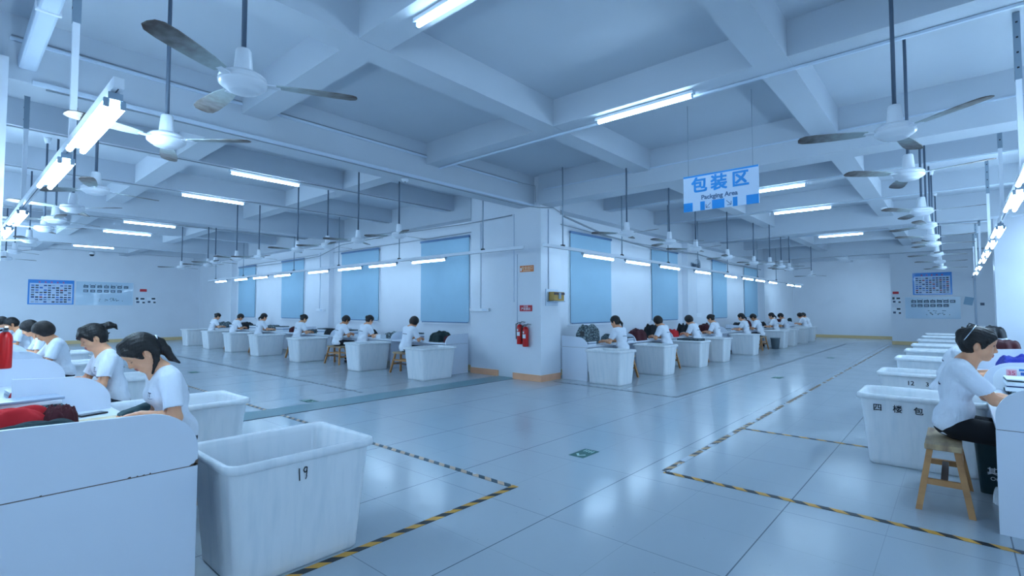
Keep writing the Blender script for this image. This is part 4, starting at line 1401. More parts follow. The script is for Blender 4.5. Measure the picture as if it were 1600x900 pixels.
def make_hair(J, P, h):
    C, R = J['HC'], J['Rh']
    W = lambda f, s, u: C + R @ V3(f, s, u)
    st = P.get('hair', 'pony')
    v = Vol(C - .30, C + .26, h)
    v.ell(W(-.006, 0, .031), (.110, .088, .099), R, .02)
    v.ell(W(-.035, 0, -.01), (.075, .078, .085), R, .03)
    bob = st in ('bob', 'short', 'bowl')
    if bob:
        v.ell(W(-.012, 0, -.005), (.108, .096, .098 if st != 'short' else .08), R, .02)
    # face and ear openings
    if st == 'bob' or st == 'bowl':
        v.ell(W(.115, 0, -.07), (.088, .088, .098), R, .008, 'sub')
    elif st == 'short':
        v.ell(W(.11, 0, -.055), (.098, .14, .082), R, .008, 'sub')
    elif st == 'fringe':
        v.ell(W(.118, 0, -.06), (.10, .14, .092), R, .008, 'sub')
    else:
        v.ell(W(*P.get('face', (.131, 0, -.06))), (.103, .15, .118), R, .008, 'sub')
    if not bob or st == 'short':
        for s in (1, -1): v.ell(W(-.002, s * .09, -.035), (.027, .04, .047), R, .006, 'sub')
    lowcut = {'bob': -.085, 'bowl': -.06, 'short': -.07}.get(st, -.075)
    v.cut(W(0, 0, lowcut), R @ V3(.25, 0, -1))
    down = nrm(R.T @ V3(0, 0, -1))   # world down seen in the head's own frame
    if st == 'pony':
        b = V3(-.108, 0, .012)
        v.cap(W(*(b + V3(.02, 0, .0))), W(*b), .03, .022, .012)
        p = W(*b)
        pts = [p, p + V3(-.03, 0, -.025), p + V3(-.06, .012, -.075), p + V3(-.095, .02, -.13), p + V3(-.14, .03, -.165)]
        for (a, c, ra, rb) in zip(pts, pts[1:], (.021, .03, .030, .020), (.03, .030, .020, .006)): v.cap(a, c, ra, rb, .012)
        q = W(-.06, P.get('strand', 1) * .055, -.045)
        v.cap(q, q + V3(.0, .0, -.06), .02, .016, .015); v.cap(q + V3(0, 0, -.06), q + V3(.02, 0, -.15), .016, .004, .01)
    elif st == 'highbun':
        p = W(-.10, 0, .06)
        v.cap(W(-.085, 0, .05), p, .028, .024, .01)
        pts = [p, p + V3(-.05, .0, .012), p + V3(-.09, .01, .006), p + V3(-.112, .015, -.028)]
        for (a, c, ra, rb) in zip(pts, pts[1:], (.026, .033, .016), (.033, .02, .005)): v.cap(a, c, ra, rb, .012)
        q = W(-.085, .02, -.02); v.cap(q, q + V3(-.035, 0, .02), .012, .004, .008)
        q = W(-.07, 0, -.06); v.cap(q, q + V3(-.03, 0, -.02), .014, .005, .01)
    elif st == 'bun':
        v.ell(W(-.112, 0, .028), (.036, .042, .040), R, .012)
    elif st == 'clip':
        v.ell(W(-.095, 0, .052), (.040, .034, .046), R, .015)
        v.ell(W(-.10, .02, .01), (.03, .03, .04), R, .015)
        v.cap(W(-.08, 0, .085), W(-.105, .03, .105), .016, .006, .01)
    elif st == 'lowtail':
        b = W(-.105, 0, -.02)
        v.cap(W(-.08, 0, -.01), b, .03, .02, .012)
        v.cap(b, b + V3(-.05, 0, -.05), .022, .024, .01); v.cap(b + V3(-.05, 0, -.05), b + V3(-.06, 0, -.13), .024, .007, .01)
    if st == 'fringe' or P.get('fringe'):
        for s in (1, -1): v.cap(W(.092, s * .02, .058), W(.104, s * .05, .018), .014, .005, .01)
        v.cap(W(.09, 0, .06), W(.115, -.01, .03), .016, .005, .012)
    if P.get('quiff'):
        for s in (1, -1): v.cap(W(.055, s * .012, .098), W(.074, s * .05, .066), .022, .016, .02); v.cap(W(.074, s * .05, .066), W(.052, s * .077, .022), .016, .011, .015)
    # soft grooves of combed strands
    g = [(v.lo[i] + v.h * np.arange(v.n[i])).astype(np.float32) for i in range(3)]
    X, Y, Z = g[0][:, None, None] - C[0], g[1][None, :, None] - C[1], g[2][None, None, :] - C[2]
    ang = np.arctan2(Y, Z + .35 * X + .02)
    v.D += (.0010 * np.sin(ang * 34 + 8 * X * 3) + .0006 * np.sin(ang * 71 + 40 * X) - .001).astype(np.float32)
    return v

def project_print(shirt, lines, origin, ydir, zdir, ray, parent, w=.004):
    """Strokes of a print laid on the cloth."""
    me = shirt.data
    tree = BVHTree.FromPolygons([v.co[:] for v in me.vertices], [p.vertices[:] for p in me.polygons])
    mb = MB().use(PRINT)
    o, yd, zd, rd = Vector(origin), Vector(ydir), Vector(zdir), Vector(ray)
    for ln, ww in lines:
        for a, b in zip(ln, ln[1:]):
            n = max(1, int(math.dist(a, b) / .012))
            dv = Vector((b[0] - a[0], b[1] - a[1])).normalized(); pn = Vector((-dv.y, dv.x)) * ww
            rows = []
            for i in range(n + 1):
                t = i / n
                q = (a[0] + (b[0] - a[0]) * t, a[1] + (b[1] - a[1]) * t)
                r = []
                for s_ in (1, -1):
                    st = o + yd * (q[0] + s_ * pn.x) + zd * (q[1] + s_ * pn.y)
                    hit = tree.ray_cast(st, rd)
                    r.append(hit[0] - rd * .0025 if hit[0] is not None else None)
                rows.append(r)
            for r0, r1 in zip(rows, rows[1:]):
                if None in r0 or None in r1: continue
                mb.quad([r0[0], r0[1], r1[1], r1[0]])
    ob = mb.build('shirt_print', None, parent)
    return ob

def make_person(P, h=.007):
    J = skeleton(P)
    fem = P.get('female', True)
    lo = V3(-.30, -.42, -.01); hi = V3(.82, .42, 1.42)
    hs = P.get('skin', SKIN)
    # body, one continuous surface
    v = Vol(lo, hi, h)
    torso(v, J, -.004, fem)
    W = head(v, J, P)
    for key in 'LR':
        sh, el, wr = J['sh' + key], J['el' + key], J['wr' + key]
        v.ell(sh, (.05, .05, .052), None, .04)
        v.cap(sh, el, .044, .036, .03)
        v.cap(el, el + (wr - el) * .35, .037, .036, .02); v.cap(el + (wr - el) * .35, wr, .036, .0235, .02)
        hd = P['hand' + key]
        hand(v, wr, np.array(hd[1], float), np.array(hd[2], float), key, hd[3], .0083 if h < .006 else .0092)
        hp, kn, an = J['hip' + key], J['kn' + key], J['an' + key]
        v.cap(hp, kn, .074, .056, .03); v.cap(kn, kn + (an - kn) * .4, .052, .05, .02); v.cap(kn + (an - kn) * .4, an, .05, .034, .02)
        v.cap(an + V3(-.02, 0, -.045), an + V3(.13, 0, -.055), .034, .026, .02)
    Pm, Q = v.mesh()
    cen = Pm[Q].mean(1)
    loc = (cen - J['HC']) @ J['Rh']
    mi = ((np.abs(loc[:, 1]) < .0215) & (loc[:, 0] > .079) & (loc[:, 2] > -.0865) & (loc[:, 2] < -.0655)).astype(int)
    body = np_mesh('person', Pm, Q, [hs, LIPS], mi)
    # brows and lash lines
    Wv = lambda *a: Vector(W(*a))
    for s in (1, -1):
        MB().path([Wv(.0865, s * .014, .0165), Wv(.0875, s * .024, .0205), Wv(.0815, s * .036, .0215), Wv(.068, s * .049, .016)], [.0018, .003, .0028, .001], 6).build('eyebrow', BROW, body)
        if P.get('open_eyes'):
            e = MB().use(mat('eye_white', '#D9DADD', .2)).lathe([(0, -.0105), (.0075, -.0075), (.0105, 0), (.0075, .0075), (0, .0105)], n=14, M=Matrix.Translation(Wv(.0775, s * .031, -.006)))
            e.use(DARK).lathe([(0, -.0055), (.004, -.004), (.0055, 0), (.004, .004), (0, .0055)], n=12, M=Matrix.Translation(Wv(.0842, s * .031, -.0055)))
            e.build('eye', None, body)
            MB().path([Wv(.083, s * .018, -.002), Wv(.0885, s * .028, .0035), Wv(.0815, s * .045, -.002)], [.001, .0028, .001], 6).build('eyelid', BROW, body)
        else:
            MB().path([Wv(.081, s * .0175, -.0115), Wv(.0865, s * .029, -.0145), Wv(.0785, s * .0455, -.0105)], [.001, .0019, .001], 6).build('eyelashes', BROW, body)
    # shirt
    v = Vol(lo, hi, h)
    torso(v, J, .012, fem)
    d, f = J['d'], J['f']
    R = np.stack([f, V3(0, 1, 0), d], 1)
    v.ell(J['H'] + d * .09 + f * .0, (.106, .160, .12), R, .05)
    for s in (1, -1): v.cap(J['N'] + V3(-.035, s * .045, -.01), J['S'] + V3(-.015, s * .14, .005), .036, .046, .04)
    for key in 'LR':
        sh, el = J['sh' + key], J['el' + key]
        e = sh + (el - sh) * .72
        v.cap(sh, e, .060, .062, .035)
        dd = nrm(el - sh)
        # flat sleeve end
        v.cap(e + dd * .075, e + dd * .2, .085, .1, 0, 'sub')
    v.wrinkle(.0095, P.get('seed', 1), .70, .95)
    for key in 'LR':
        sh, el = J['sh' + key], J['el' + key]
        dd = nrm(el - sh); e = sh + (el - sh) * .72
        v.cap(e + dd * .012, e + dd * .15, .0485, .05, .004, 'sub')
    # neckline
    v.ell(J['N'] + V3(.035, 0, .045), (.085, .082, .07), None, .004, 'sub')
    v.ell(J['N'] + V3(-.03, 0, .06), (.07, .075, .055), None, .004, 'sub')
    v.cut(V3(0, 0, .505), V3(0, 0, -1))
    v.cut(V3(.10, 0, .53), V3(.72, 0, -.69))
    Ps, Qs = v.mesh()
    shirt = np_mesh('shirt', Ps, Qs, [SHIRT], None, body)
    if P.get('prints', True):
        project_print(shirt, [([(-.085, -.004), (.085, .004)], .006)], J['chest'] - f * .4 + d * -.02, (0, 1, 0), tuple(d), tuple(f), shirt)
        project_print(shirt, [([(-.022, .012), (.022, .016)], .0026), ([(-.008, .013), (-.012, -.014)], .0026), ([(.008, .015), (.012, -.012)], .0026), ([(-.03, -.024), (.032, -.022)], .0016)],
                      J['chest'] + f * .4 + d * .02 + V3(0, .075, 0), (0, -1, 0), tuple(d), tuple(-f), shirt)
    # trousers
    v = Vol(V3(-.25, -.34, .0), V3(.62, .34, .75), h)
    d_, f_ = J['d'], J['f']
    v.ell(J['H'] + V3(-.01, 0, .0), (.112, .162, .088), None, .04)
    for key in 'LR':
        hp, kn, an = J['hip' + key], J['kn' + key], J['an' + key]
        if P.get('shorts'):
            v.cap(hp, hp + (kn - hp) * .78, .088, .083, .03)
            e = hp + (kn - hp) * .78
            v.cap(e + V3(.052, 0, 0), e + V3(.2, 0, 0), .07, .07, .004, 'sub')
        else:
            v.cap(hp, kn, .086, .068, .03); v.cap(kn, an + V3(0, 0, .03), .066, .052, .02)
    v.wrinkle(.003, P.get('seed', 1) + 5, .2, .7)
    v.cut(V3(0, 0, .4715), V3(0, 0, -1)) if P.get('flatseat') else None
    Pt, Qt = v.mesh()
    np_mesh('shorts' if P.get('shorts') else 'trousers', Pt, Qt, [BLACKCLOTH if P.get('shorts') else DARKCLOTH], None, body)
    # shoes
    for key in 'LR':
        an = J['an' + key]
        v = Vol(an + V3(-.12, -.09, -.1), an + V3(.24, .09, .05), h)
        v.cap(an + V3(-.025, 0, -.05), an + V3(.13, 0, -.058), .042, .034, .02).cap(an + V3(.13, 0, -.058), an + V3(.16, 0, -.062), .034, .028, .02)
        v.cut(V3(0, 0, .0015), V3(0, 0, -1))
        v.ell(an + V3(-.005, 0, .015), (.045, .04, .04), None, .01, 'sub')
        Po, Qo = v.mesh()
        np_mesh('shoe', Po, Qo, [SHOE], None, body)
    hv = make_hair(J, P, min(h, .006))
    Ph, Qh = hv.mesh()
    hairob = np_mesh('hair', Ph, Qh, [P.get('haircol', HAIR)], None, body)
    # extras
    if P.get('tie'):
        q = W(-.112, 0, .01)
        MB().lathe([(.020, -.006), (.027, -.006), (.029, 0), (.027, .006), (.020, .006)], n=18, M=Matrix.Translation(Vector(q)) @ Matrix.Rotation(PI / 2, 4, 'Y')).build('hair_tie', PAPER, hairob)
    if P.get('headband'):
        Rm = Matrix(J['Rh'].tolist()).to_4x4(); Rm.translation = Vector(J['HC'])
        pts = []
        for i in range(25):
            a = -1.75 + 3.5 * i / 24
            pts.append(Rm @ Vector((-.03 - .045 * (1 - math.cos(a)), .094 * math.sin(a) * .97, .03 + .102 * math.cos(a))))
        MB().path(pts, .0042, 6).build('headband', SILVER, hairob)
    if P.get('claw'):
        Rm = Matrix(J['Rh'].tolist()).to_4x4(); Rm.translation = Vector(J['HC'])
        c = MB()
        for sgn in (1, -1):
            for k in range(4):
                x = -.125 + k * .02
                c.path([Rm @ Vector((x, sgn * .004, .112)), Rm @ Vector((x - .005, sgn * .03, .10)), Rm @ Vector((x - .008, sgn * .044, .075))], .004, 6)
        c.path([Rm @ Vector((-.135, 0, .112)), Rm @ Vector((-.055, 0, .118))], .006, 6)
        c.build('hair_claw', BLACKPL, hairob)
    if P.get('watch'):
        key = P['watch']
        wr, el = J['wr' + key], J['el' + key]
        dd = nrm(wr - el)
        M = Vector(wr - dd * .025).to_track_quat('Z', 'Y') if False else None
        q = Vector((0, 0, 1)).rotation_difference(Vector(dd)).to_matrix().to_4x4()
        q.translation = Vector(wr - dd * .022)
        MB().lathe([(.026, -.006), (.0315, -.006), (.032, 0), (.0315, .006), (.026, .006)], n=22, M=q).build('bracelet', SILVER, body)
    if P.get('glove'):
        key = P['glove']
        wr, el = J['wr' + key], J['el' + key]
        hd = P['hand' + key]
        v = Vol(wr - .16, wr + .2, h)
        dd = nrm(wr - el)
        v.cap(wr - dd * .07, wr, .033, .028, .01)
        hand(v, wr, np.array(hd[1], float), np.array(hd[2], float), key, hd[3], .0088, infl=.0035, palm_only=True)
        v.cut(wr - dd * .075, -dd)
        Pg, Qg = v.mesh()
        np_mesh('glove', Pg, Qg, [GLOVE], None, body)
    return body

UPN = (0, 0, 1)
def hands(lx, ly, lz, rx, ry, rz, curl=.4, cl=None):
    return dict(handL=((lx, ly, lz), (1, -.35, -.12), UPN, curl), handR=((rx, ry, rz), (1, .35, -.12), UPN, cl or curl))

def place(o, x, y, rz, label, group, dz=0.0):
    o.location = (x, y, dz); o.rotation_euler = (0, 0, rz)
    return tag(o, label, 'person', group)

# near people, each built for its own pose
g = 'workers at the near left desks'
p1 = make_person(dict(lean=.18, headp=.70, neck=.56, hair='pony', tie=True, quiff=True, seed=3, elbow=.7, glove='R', strand=1,
                      handL=((.22, .07, .768), (.9, -.45, -.1), UPN, .35), handR=((.19, -.11, .775), (1, .25, -.12), UPN, .3)), .0048)
place(p1, 1.105, 4.06, PI, 'ponytailed person in white T-shirt bending over the nearest left desk, wearing one grey glove', g)
p2 = make_person(dict(lean=.15, headp=.42, neck=.38, hair='highbun', fringe=True, quiff=True, seed=8, elbow=.7,
                      handL=((.32, .08, .78), (1, -.3, -.1), UPN, .5), handR=((.38, -.08, .78), (1, .3, -.1), UPN, .5)), .0055)
place(p2, 1.145, 6.15, PI, 'person in white T-shirt with messy high bun looking down, behind the ponytailed worker', g)
p3 = make_person(dict(lean=.2, headp=.5, neck=.5, hair='bob', haircol=HAIRB, seed=12, elbow=.8, skin=SKIN2,
                      handL=((.36, .06, .80), (1, -.4, -.1), UPN, .6), handR=((.40, -.02, .84), (.9, .2, .3), (0, 1, .4), .9)), .006)
place(p3, 1.125, 9.0, PI, 'white-shirted person with chin-length dark bob, third in the near left row', g)
p4 = make_person(dict(lean=.22, headp=.5, neck=.6, hair='bowl', seed=15, elbow=.8, **hands(.34, .08, .81, .36, -.06, .81, .4)), .007)
place(p4, 1.18, 10.9, PI, 'white-shirted person with rounded black hair, fourth in the near left row', g)
p5 = make_person(dict(lean=.22, headp=.4, neck=.55, hair='short', seed=17, female=False, skin=SKIN2, elbow=.8, **hands(.34, .08, .81, .36, -.06, .81, .4)), .007)
place(p5, 1.19, 14.2, PI, 'white-shirted person with short cropped hair, fifth in the near left row', g)
p6 = copy_tree(p4)
place(p6, 1.19, 16.5, PI, 'white-shirted person farthest away in the near left row, mostly hidden', g)
g = 'workers at the near right desks'
p7 = make_person(dict(lean=.11, headp=.16, neck=.38, hair='clip', headband=True, quiff=True, seed=21, elbow=.5, shorts=True, open_eyes=True, watch='R', skin=SKIN,
                      handR=((.44, -.05, .765), (1, .12, -.06), UPN, .35), handL=((.42, .16, .765), (1, -.2, -.06), UPN, .35)), .0048)
place(p7, 5.15, .04, -PI / 2, 'person in white T-shirt, black shorts and hairband sitting on the bench at the right', g)
p8 = make_person(dict(lean=.3, headp=.45, neck=.6, hair='clip', claw=True, seed=25, elbow=.6, **hands(.36, .08, .78, .38, -.06, .78, .5)), .006)
place(p8, 7.35, .12, -PI / 2, 'person in white T-shirt with hair claw bending forward behind the seated bench worker', g)

# far workers: five builds, copied along the two window rows
FARP = [make_person(dict(lean=.22, headp=.45, neck=.45, hair='bun', seed=31, elbow=.7, **hands(.36, .1, .78, .38, -.08, .78, .5)), .0075),
        make_person(dict(lean=.26, headp=.6, neck=.5, hair='short', seed=33, elbow=.8, female=False, skin=SKIN2, **hands(.38, .06, .78, .36, -.06, .80, .5)), .0075),
        make_person(dict(lean=.16, headp=.3, neck=.35, hair='lowtail', seed=36, elbow=.6, **hands(.4, .12, .78, .42, -.1, .78, .4)), .0075),
        make_person(dict(lean=.24, headp=.5, neck=.5, hair='bob', haircol=HAIRB, seed=39, elbow=.8, **hands(.36, .06, .8, .38, -.06, .78, .5)), .0075)]
usedp = set()
def far(k, x, y, rz, label, group):
    o = FARP[k] if k not in usedp else copy_tree(FARP[k])
    usedp.add(k)
    return place(o, x, y, rz, label, group)
g = 'workers along the left windows'
HN = ['black hair in a bun', 'short black hair', 'low tied-back hair', 'short dark bob']
FLP = [(7.02, 9.42, 3), (7.2, 11.5, 0), (7.02, 12.4, 1), (7.02, 14.72, 0), (7.02, 17.45, 2), (7.02, 19.65, 1), (7.02, 21.85, 0)]
for i, (x, y, k) in enumerate(FLP):
    far(k, x, y, 0, 'white-shirted person with %s, %s from the pillar at the left windows' % (HN[k], ORD[i]), g)
g = 'workers along the right windows'
FRP = [(9.5, 5.27, 2), (11.68, 5.27, 3), (13.58, 5.27, 3), (15.25, 5.3, 0), (17.85, 5.27, 2), (19.45, 5.27, 1), (21.55, 5.27, 2), (23.25, 5.27, 1), (26.62, 5.27, 3), (27.4, 5.27, 1)]
for i, (x, y, k) in enumerate(FRP):
    far(k, x, y, PI / 2, 'white-shirted person with %s, %s from the pillar at the right windows' % (HN[k], ORD[i]), g)
# benches under the workers
put_stool(5.13, .10, 0, 'worn wooden bench with splayed legs under the worker in black shorts', 'wooden benches')
for i, (x, y, k) in enumerate(FLP):
    put_stool(x, y, PI / 2, 'wooden bench under the %s worker from the corner pillar along the left windows' % ORD[i], 'wooden benches')
for i, (x, y, k) in enumerate(FRP):
    if i == 9: x += .14
    put_stool(x, y, 0, 'wooden bench under the %s worker from the corner pillar along the right windows' % ORD[i], 'wooden benches')
for i, y in enumerate((4.06, 6.15, 9.0, 10.9, 14.2, 16.5)):
    put_stool(1.17, y, PI / 2, 'wooden bench under the %s worker from the viewer in the near left row' % ORD[i], 'wooden benches')
put_stool(7.35, .12, 0, 'wooden bench under the worker with the hair claw on the right', 'wooden benches')
# ------------------------------------------------------------------ garments and small things on the desks
def plaid(name, a, b, sc=28):
    m = bpy.data.materials.new(name); m.use_nodes = True
    nt = m.node_tree; bs = nt.nodes['Principled BSDF']; bs.inputs['Roughness'].default_value = .9
    tc = nt.nodes.new('ShaderNodeTexCoord'); vo = nt.nodes.new('ShaderNodeTexVoronoi'); vo.feature = 'DISTANCE_TO_EDGE'
    vo.inputs['Scale'].default_value = sc
    lt = nt.nodes.new('ShaderNodeMath'); lt.operation = 'LESS_THAN'; lt.inputs[1].default_value = .12
    mx = nt.nodes.new('ShaderNodeMix'); mx.data_type = 'RGBA'
    mx.inputs['A'].default_value = lin(a); mx.inputs['B'].default_value = lin(b)
    nt.links.new(tc.outputs['Object'], vo.inputs['Vector']); nt.links.new(vo.outputs['Distance'], lt.inputs[0])
    nt.links.new(lt.outputs[0], mx.inputs['Factor']); nt.links.new(mx.outputs['Result'], bs.inputs['Base Color'])
    return m
C_BLACK = mat('garment_black', '#15191F', .9, noise=.5, nscale=12, color2='#2A3038')
C_RED = mat('garment_red', '#C01822', .85, noise=.25, nscale=8, color2='#A5121C')
C_MAROON = mat('garment_maroon', '#4A1620', .9, noise=.4, nscale=12, color2='#2E0E16')
C_TEAL = mat('garment_dark_teal', '#22383C', .9, noise=.4, nscale=12, color2='#15252A')
C_BLUE = mat('garment_blue', '#1C2FA0', .8, noise=.4, nscale=8, color2='#141F70')
C_GREY = plaid('garment_grey_pattern', '#7D8E92', '#3E4A50', 16)
C_STRIPE = plaid('garment_mottled', '#6E8088', '#222C34', 34)
C_TAN = mat('tan_board', '#D9C9A6', .7, noise=.3, nscale=10)
C_CARD = mat('card_cream', '#D8D2C4', .7)

def heap(name, label, w, d, h, m, loc, rz=0, seed=0, folds=7, cat='garment', group=None, pw=2.6, n=34):
    """A soft folded garment: rounded footprint, ridged top, flat underside."""
    rs = np.random.RandomState(seed)
    ks = [(rs.uniform(-folds, folds), rs.uniform(-folds, folds), rs.uniform(0, 6.3), rs.uniform(.4, 1)) for _ in range(6)]
    mb = MB()
    top, bot = [], []
    for i in range(n + 1):
        rt, rb = [], []
        for j in range(n + 1):
            u, v = 2 * i / n - 1, 2 * j / n - 1
            # square to rounded footprint
            s = 1 / max(1e-6, (abs(u) ** pw + abs(v) ** pw) ** (1 / pw)) * max(abs(u), abs(v)) if (u or v) else 1
            x, y = u * s, v * s
            r = min(1.0, max(abs(u), abs(v)))
            nz = sum(a * abs(math.sin(p * x + q * y + ph + .9 * math.sin(2.3 * x - 1.7 * y + ph))) for p, q, ph, a in ks) / 3.2
            edge = 1 + .07 * math.sin(5 * math.atan2(y, x) + seed) + .05 * math.sin(9 * math.atan2(y, x) + 2 * seed)
            z = h * (1 - r ** 5) ** .55 * (.55 + .55 * nz)
            rt.append(mb.bm.verts.new((x * w / 2 * edge, y * d / 2 * edge, max(z, .002))))
            rb.append(mb.bm.verts.new((x * w / 2 * edge, y * d / 2 * edge, 0)))
        top.append(rt); bot.append(rb)
    for i in range(n):
        for j in range(n):
            mb.face([top[i][j], top[i + 1][j], top[i + 1][j + 1], top[i][j + 1]], True)
            mb.face([bot[i][j], bot[i][j + 1], bot[i + 1][j + 1], bot[i + 1][j]])
    for k in range(n):
        for a, b in (((k, 0), (k + 1, 0)), ((n, k), (n, k + 1)), ((k + 1, n), (k, n)), ((0, k + 1), (0, k))):
            mb.face([top[a[0]][a[1]], bot[a[0]][a[1]], bot[b[0]][b[1]], top[b[0]][b[1]]])
    o = mb.build(name, m)
    o.location = (loc[0], loc[1], loc[2] + .002); o.rotation_euler = (0, 0, rz)
    return tag(o, label, cat, group)

def stack(name, label, w, d, hs, mats, loc, rz=0, cat='pack stack', seed=0, group=None):
    rs = random.Random(seed)
    t = thing(name, label, cat, (loc[0], loc[1], loc[2] + .002), rz, group)
    z = 0
    for i, hh in enumerate(hs):
        mb = MB()
        a = rs.uniform(-.06, .06); M = Matrix.Translation((rs.uniform(-.01, .01), rs.uniform(-.01, .01), z)) @ Matrix.Rotation(a, 4, 'Z')
        mb.box((-w / 2, -d / 2, 0), (w / 2, d / 2, hh), M, bevel=min(.006, hh * .3))
        mb.build('pack', mats[i % len(mats)], t)
        z += hh
    return t

# nearest left desk
g = 'garments on the near left desks'
heap('garment', 'dark green garment in front of the red one on the nearest left desk', .62, .2, .09, C_TEAL, (.30, 4.02, DZ), .1, 3, 5, group=g)
heap('garment', 'grey patterned garment between the red and dark green ones on the nearest left desk', .34, .14, .09, C_STRIPE, (.08, 4.21, DZ), .3, 4, group=g)
rg = heap('garment', 'bright red garment with dark maroon cuff on the nearest left desk', .52, .22, .12, C_RED, (.24, 4.42, DZ), -.2, 5, 5, group=g)
cf = heap('cuff', None, .17, .2, .115, C_MAROON, (.30, -.01, -.002), .1, 7, 12, None); cf.parent = rg
bd = MB().box((-.155, -.1, 0), (.155, .1, .008), bevel=.002).build('work_mat', C_TAN); bd.location = (.728, 4.335, DZ + .001); bd.rotation_euler = (0, 0, .03)
tag(bd, 'cream work mat in front of the ponytailed worker on the nearest left desk', 'mat')
ph = thing('mobile_phone', 'black mobile phone lying on the nearest left desk', 'phone', (.735, 4.62, DZ + .001), .35)
MB().box((-.085, -.038, 0), (.085, .038, .011), bevel=.004).build('phone_body', BLACKPL, ph)
MB().box((-.08, -.034, .0105), (.08, .034, .0118)).build('screen', mat('phone_screen', '#12262A', .1), ph.children[0])
stack('magazine_stack', 'stack of printed packing bags behind the red garment on the nearest left desk', .34, .2, [.03, .022, .03, .02, .028, .02], [PAPER, THUMB[9], PAPER, C_STRIPE, PAPER, THUMB[7]], (.40, 4.70, DZ + .0), .06, 'pack stack', 2)
heap('garment', 'red garment on the second desk from the viewer in the near left row', .3, .36, .14, C_RED, (.52, 5.4, DZ), .2, 9, 5, group=g)
stack('paper_stack', 'stack of white papers on the second desk of the near left row', .2, .3, [.012] * 5, [PAPER, THUMB[9]], (.5, 6.0, DZ), .1, 'paper stack', 4)
heap('garment', 'dark blue garment under the hands of the worker with a bob', .22, .3, .05, C_BLACK, (.5, 9.0, DZ), .2, 10, 5, group=g)
heap('garment', 'black garment before the fourth worker of the near left row', .2, .34, .06, C_BLACK, (.5, 10.95, DZ), .2, 11, 5, group=g)
heap('garment', 'white cloth before the fifth worker of the near left row', .24, .3, .04, SHIRT, (.5, 14.3, DZ), .2, 12, 5, group=g)

# near right desks
g = 'garments on the near right desks'
pb = thing('price_board', 'white rounded board with pink number 35, leaning on the desk divider at right', 'board', (6.585, -.2, DZ + .002))
def rounded(w, h, r): 
    pts = [(0, 0), (w, 0)] + [(w - .0 - r * (1 - math.cos(a)), h - r + r * math.sin(a)) for a in [PI / 2 * i / 8 for i in range(9)]] + [(0, h)]
    return pts
Mb = frame((0, -.45, .0), (0, 1, 0), (0, 0, 1))
pm = MB()
poly = rounded(.41, .215, .13)
A = [pm.bm.verts.new(Mb @ Vector((p[0], p[1], -.012))) for p in poly]; Bq = [pm.bm.verts.new(Mb @ Vector((p[0], p[1], .0))) for p in poly]
pm.face(A); pm.face(Bq[::-1])
for i in range(len(poly)): pm.face([A[i], Bq[i], Bq[(i + 1) % len(poly)], A[(i + 1) % len(poly)]])
pm.build('panel', PAPER, pb)
PINK = mat('pink_label', '#F0B8C6', .6); PINKT = mat('pink_number', '#D8647E', .6)
Mf = lambda y, z, dx=-.0135: frame((dx, y, z), (0, -1, 0), (0, 0, 1))
MB().box((-.0132, -.2, .12), (-.012, -.13, .19)).build('number_label', PINK, pb)
text_obj('number', '35', .055, PINKT, pb, Mf(-.165, .155), .0006, .001)
hd = MB().use(POSTER); hd.box((-.0132, -.44, .178), (-.012, -.215, .198)); hd.build('header_band', None, pb)
pc = MB()
for r in range(2):
    for c in range(4):
        pc.use(THUMB[(r * 4 + c * 3) % 10]); y = -.245 - c * .052
        pc.box((-.0132, y - .02, .10 + r * .04), (-.012, y + .02, .128 + r * .04))
pc.build('pictures', None, pb)
stack('bag_stack', 'stack of printed packing bags under the board with number 35 on the right desk', .3, .3, [.03, .035, .012, .035, .015, .012], [C_STRIPE, PAPER, THUMB[8], PAPER, C_GREY, PAPER], (6.36, -.46, DZ), 0, 'pack stack', 6)
stack('bag_stack', 'white folded packing bags near the hands of the bench worker', .26, .22, [.02, .02, .015], [PAPER, THUMB[9], PAPER], (5.95, -.50, DZ), 0, 'pack stack', 8)
heap('garment', 'white garment under the hands of the bench worker', .4, .2, .012, SHIRT, (5.3, -.53, DZ), .1, 21, 6, group=g)
heap('garment', 'bright blue garment heap beyond the board with number 35', .9, .3, .2, C_BLUE, (8.0, -.48, DZ), .05, 22, 6, group=g)
heap('garment', 'black garment beside the blue heap on the right desks', .36, .26, .16, C_BLACK, (6.92, -.46, DZ), -.1, 23, 6, group=g)
stack('bag_stack', 'white packs on the third near right desk under the dark garments', .9, .3, [.08, .07, .07], [PAPER, SHIRT], (9.5, -.47, DZ), 0, 'pack stack', 9)
heap('garment', 'dark red garment on white packs beyond the blue heap', .8, .3, .1, C_MAROON, (9.55, -.47, DZ + .225), 0, 24, 6, group=g)
stack('bag_stack', 'white packs on the fourth near right desk', .8, .28, [.1, .1, .08], [PAPER, SHIRT], (11.6, -.45, DZ), 0, 'pack stack', 10)
heap('garment', 'black garments heaped highest at the right, on the fourth near right desk', 1.2, .3, .16, C_BLACK, (11.7, -.45, DZ + .285), 0, 25, 8, group=g)
heap('floor_bag', 'crumpled pale plastic bag on the floor by the near right desk panel', .1, .1, .12, PAPER, (5.25, -.22, 0), 0, 26, 6, 'bag')
c_ = heap('cloth_scrap', 'small magenta cloth hanging over a white tub behind the bench worker', .1, .08, .05, mat('magenta', '#A0184A', .8), (8.45, .06, .655), 0, 27, 5, 'cloth')

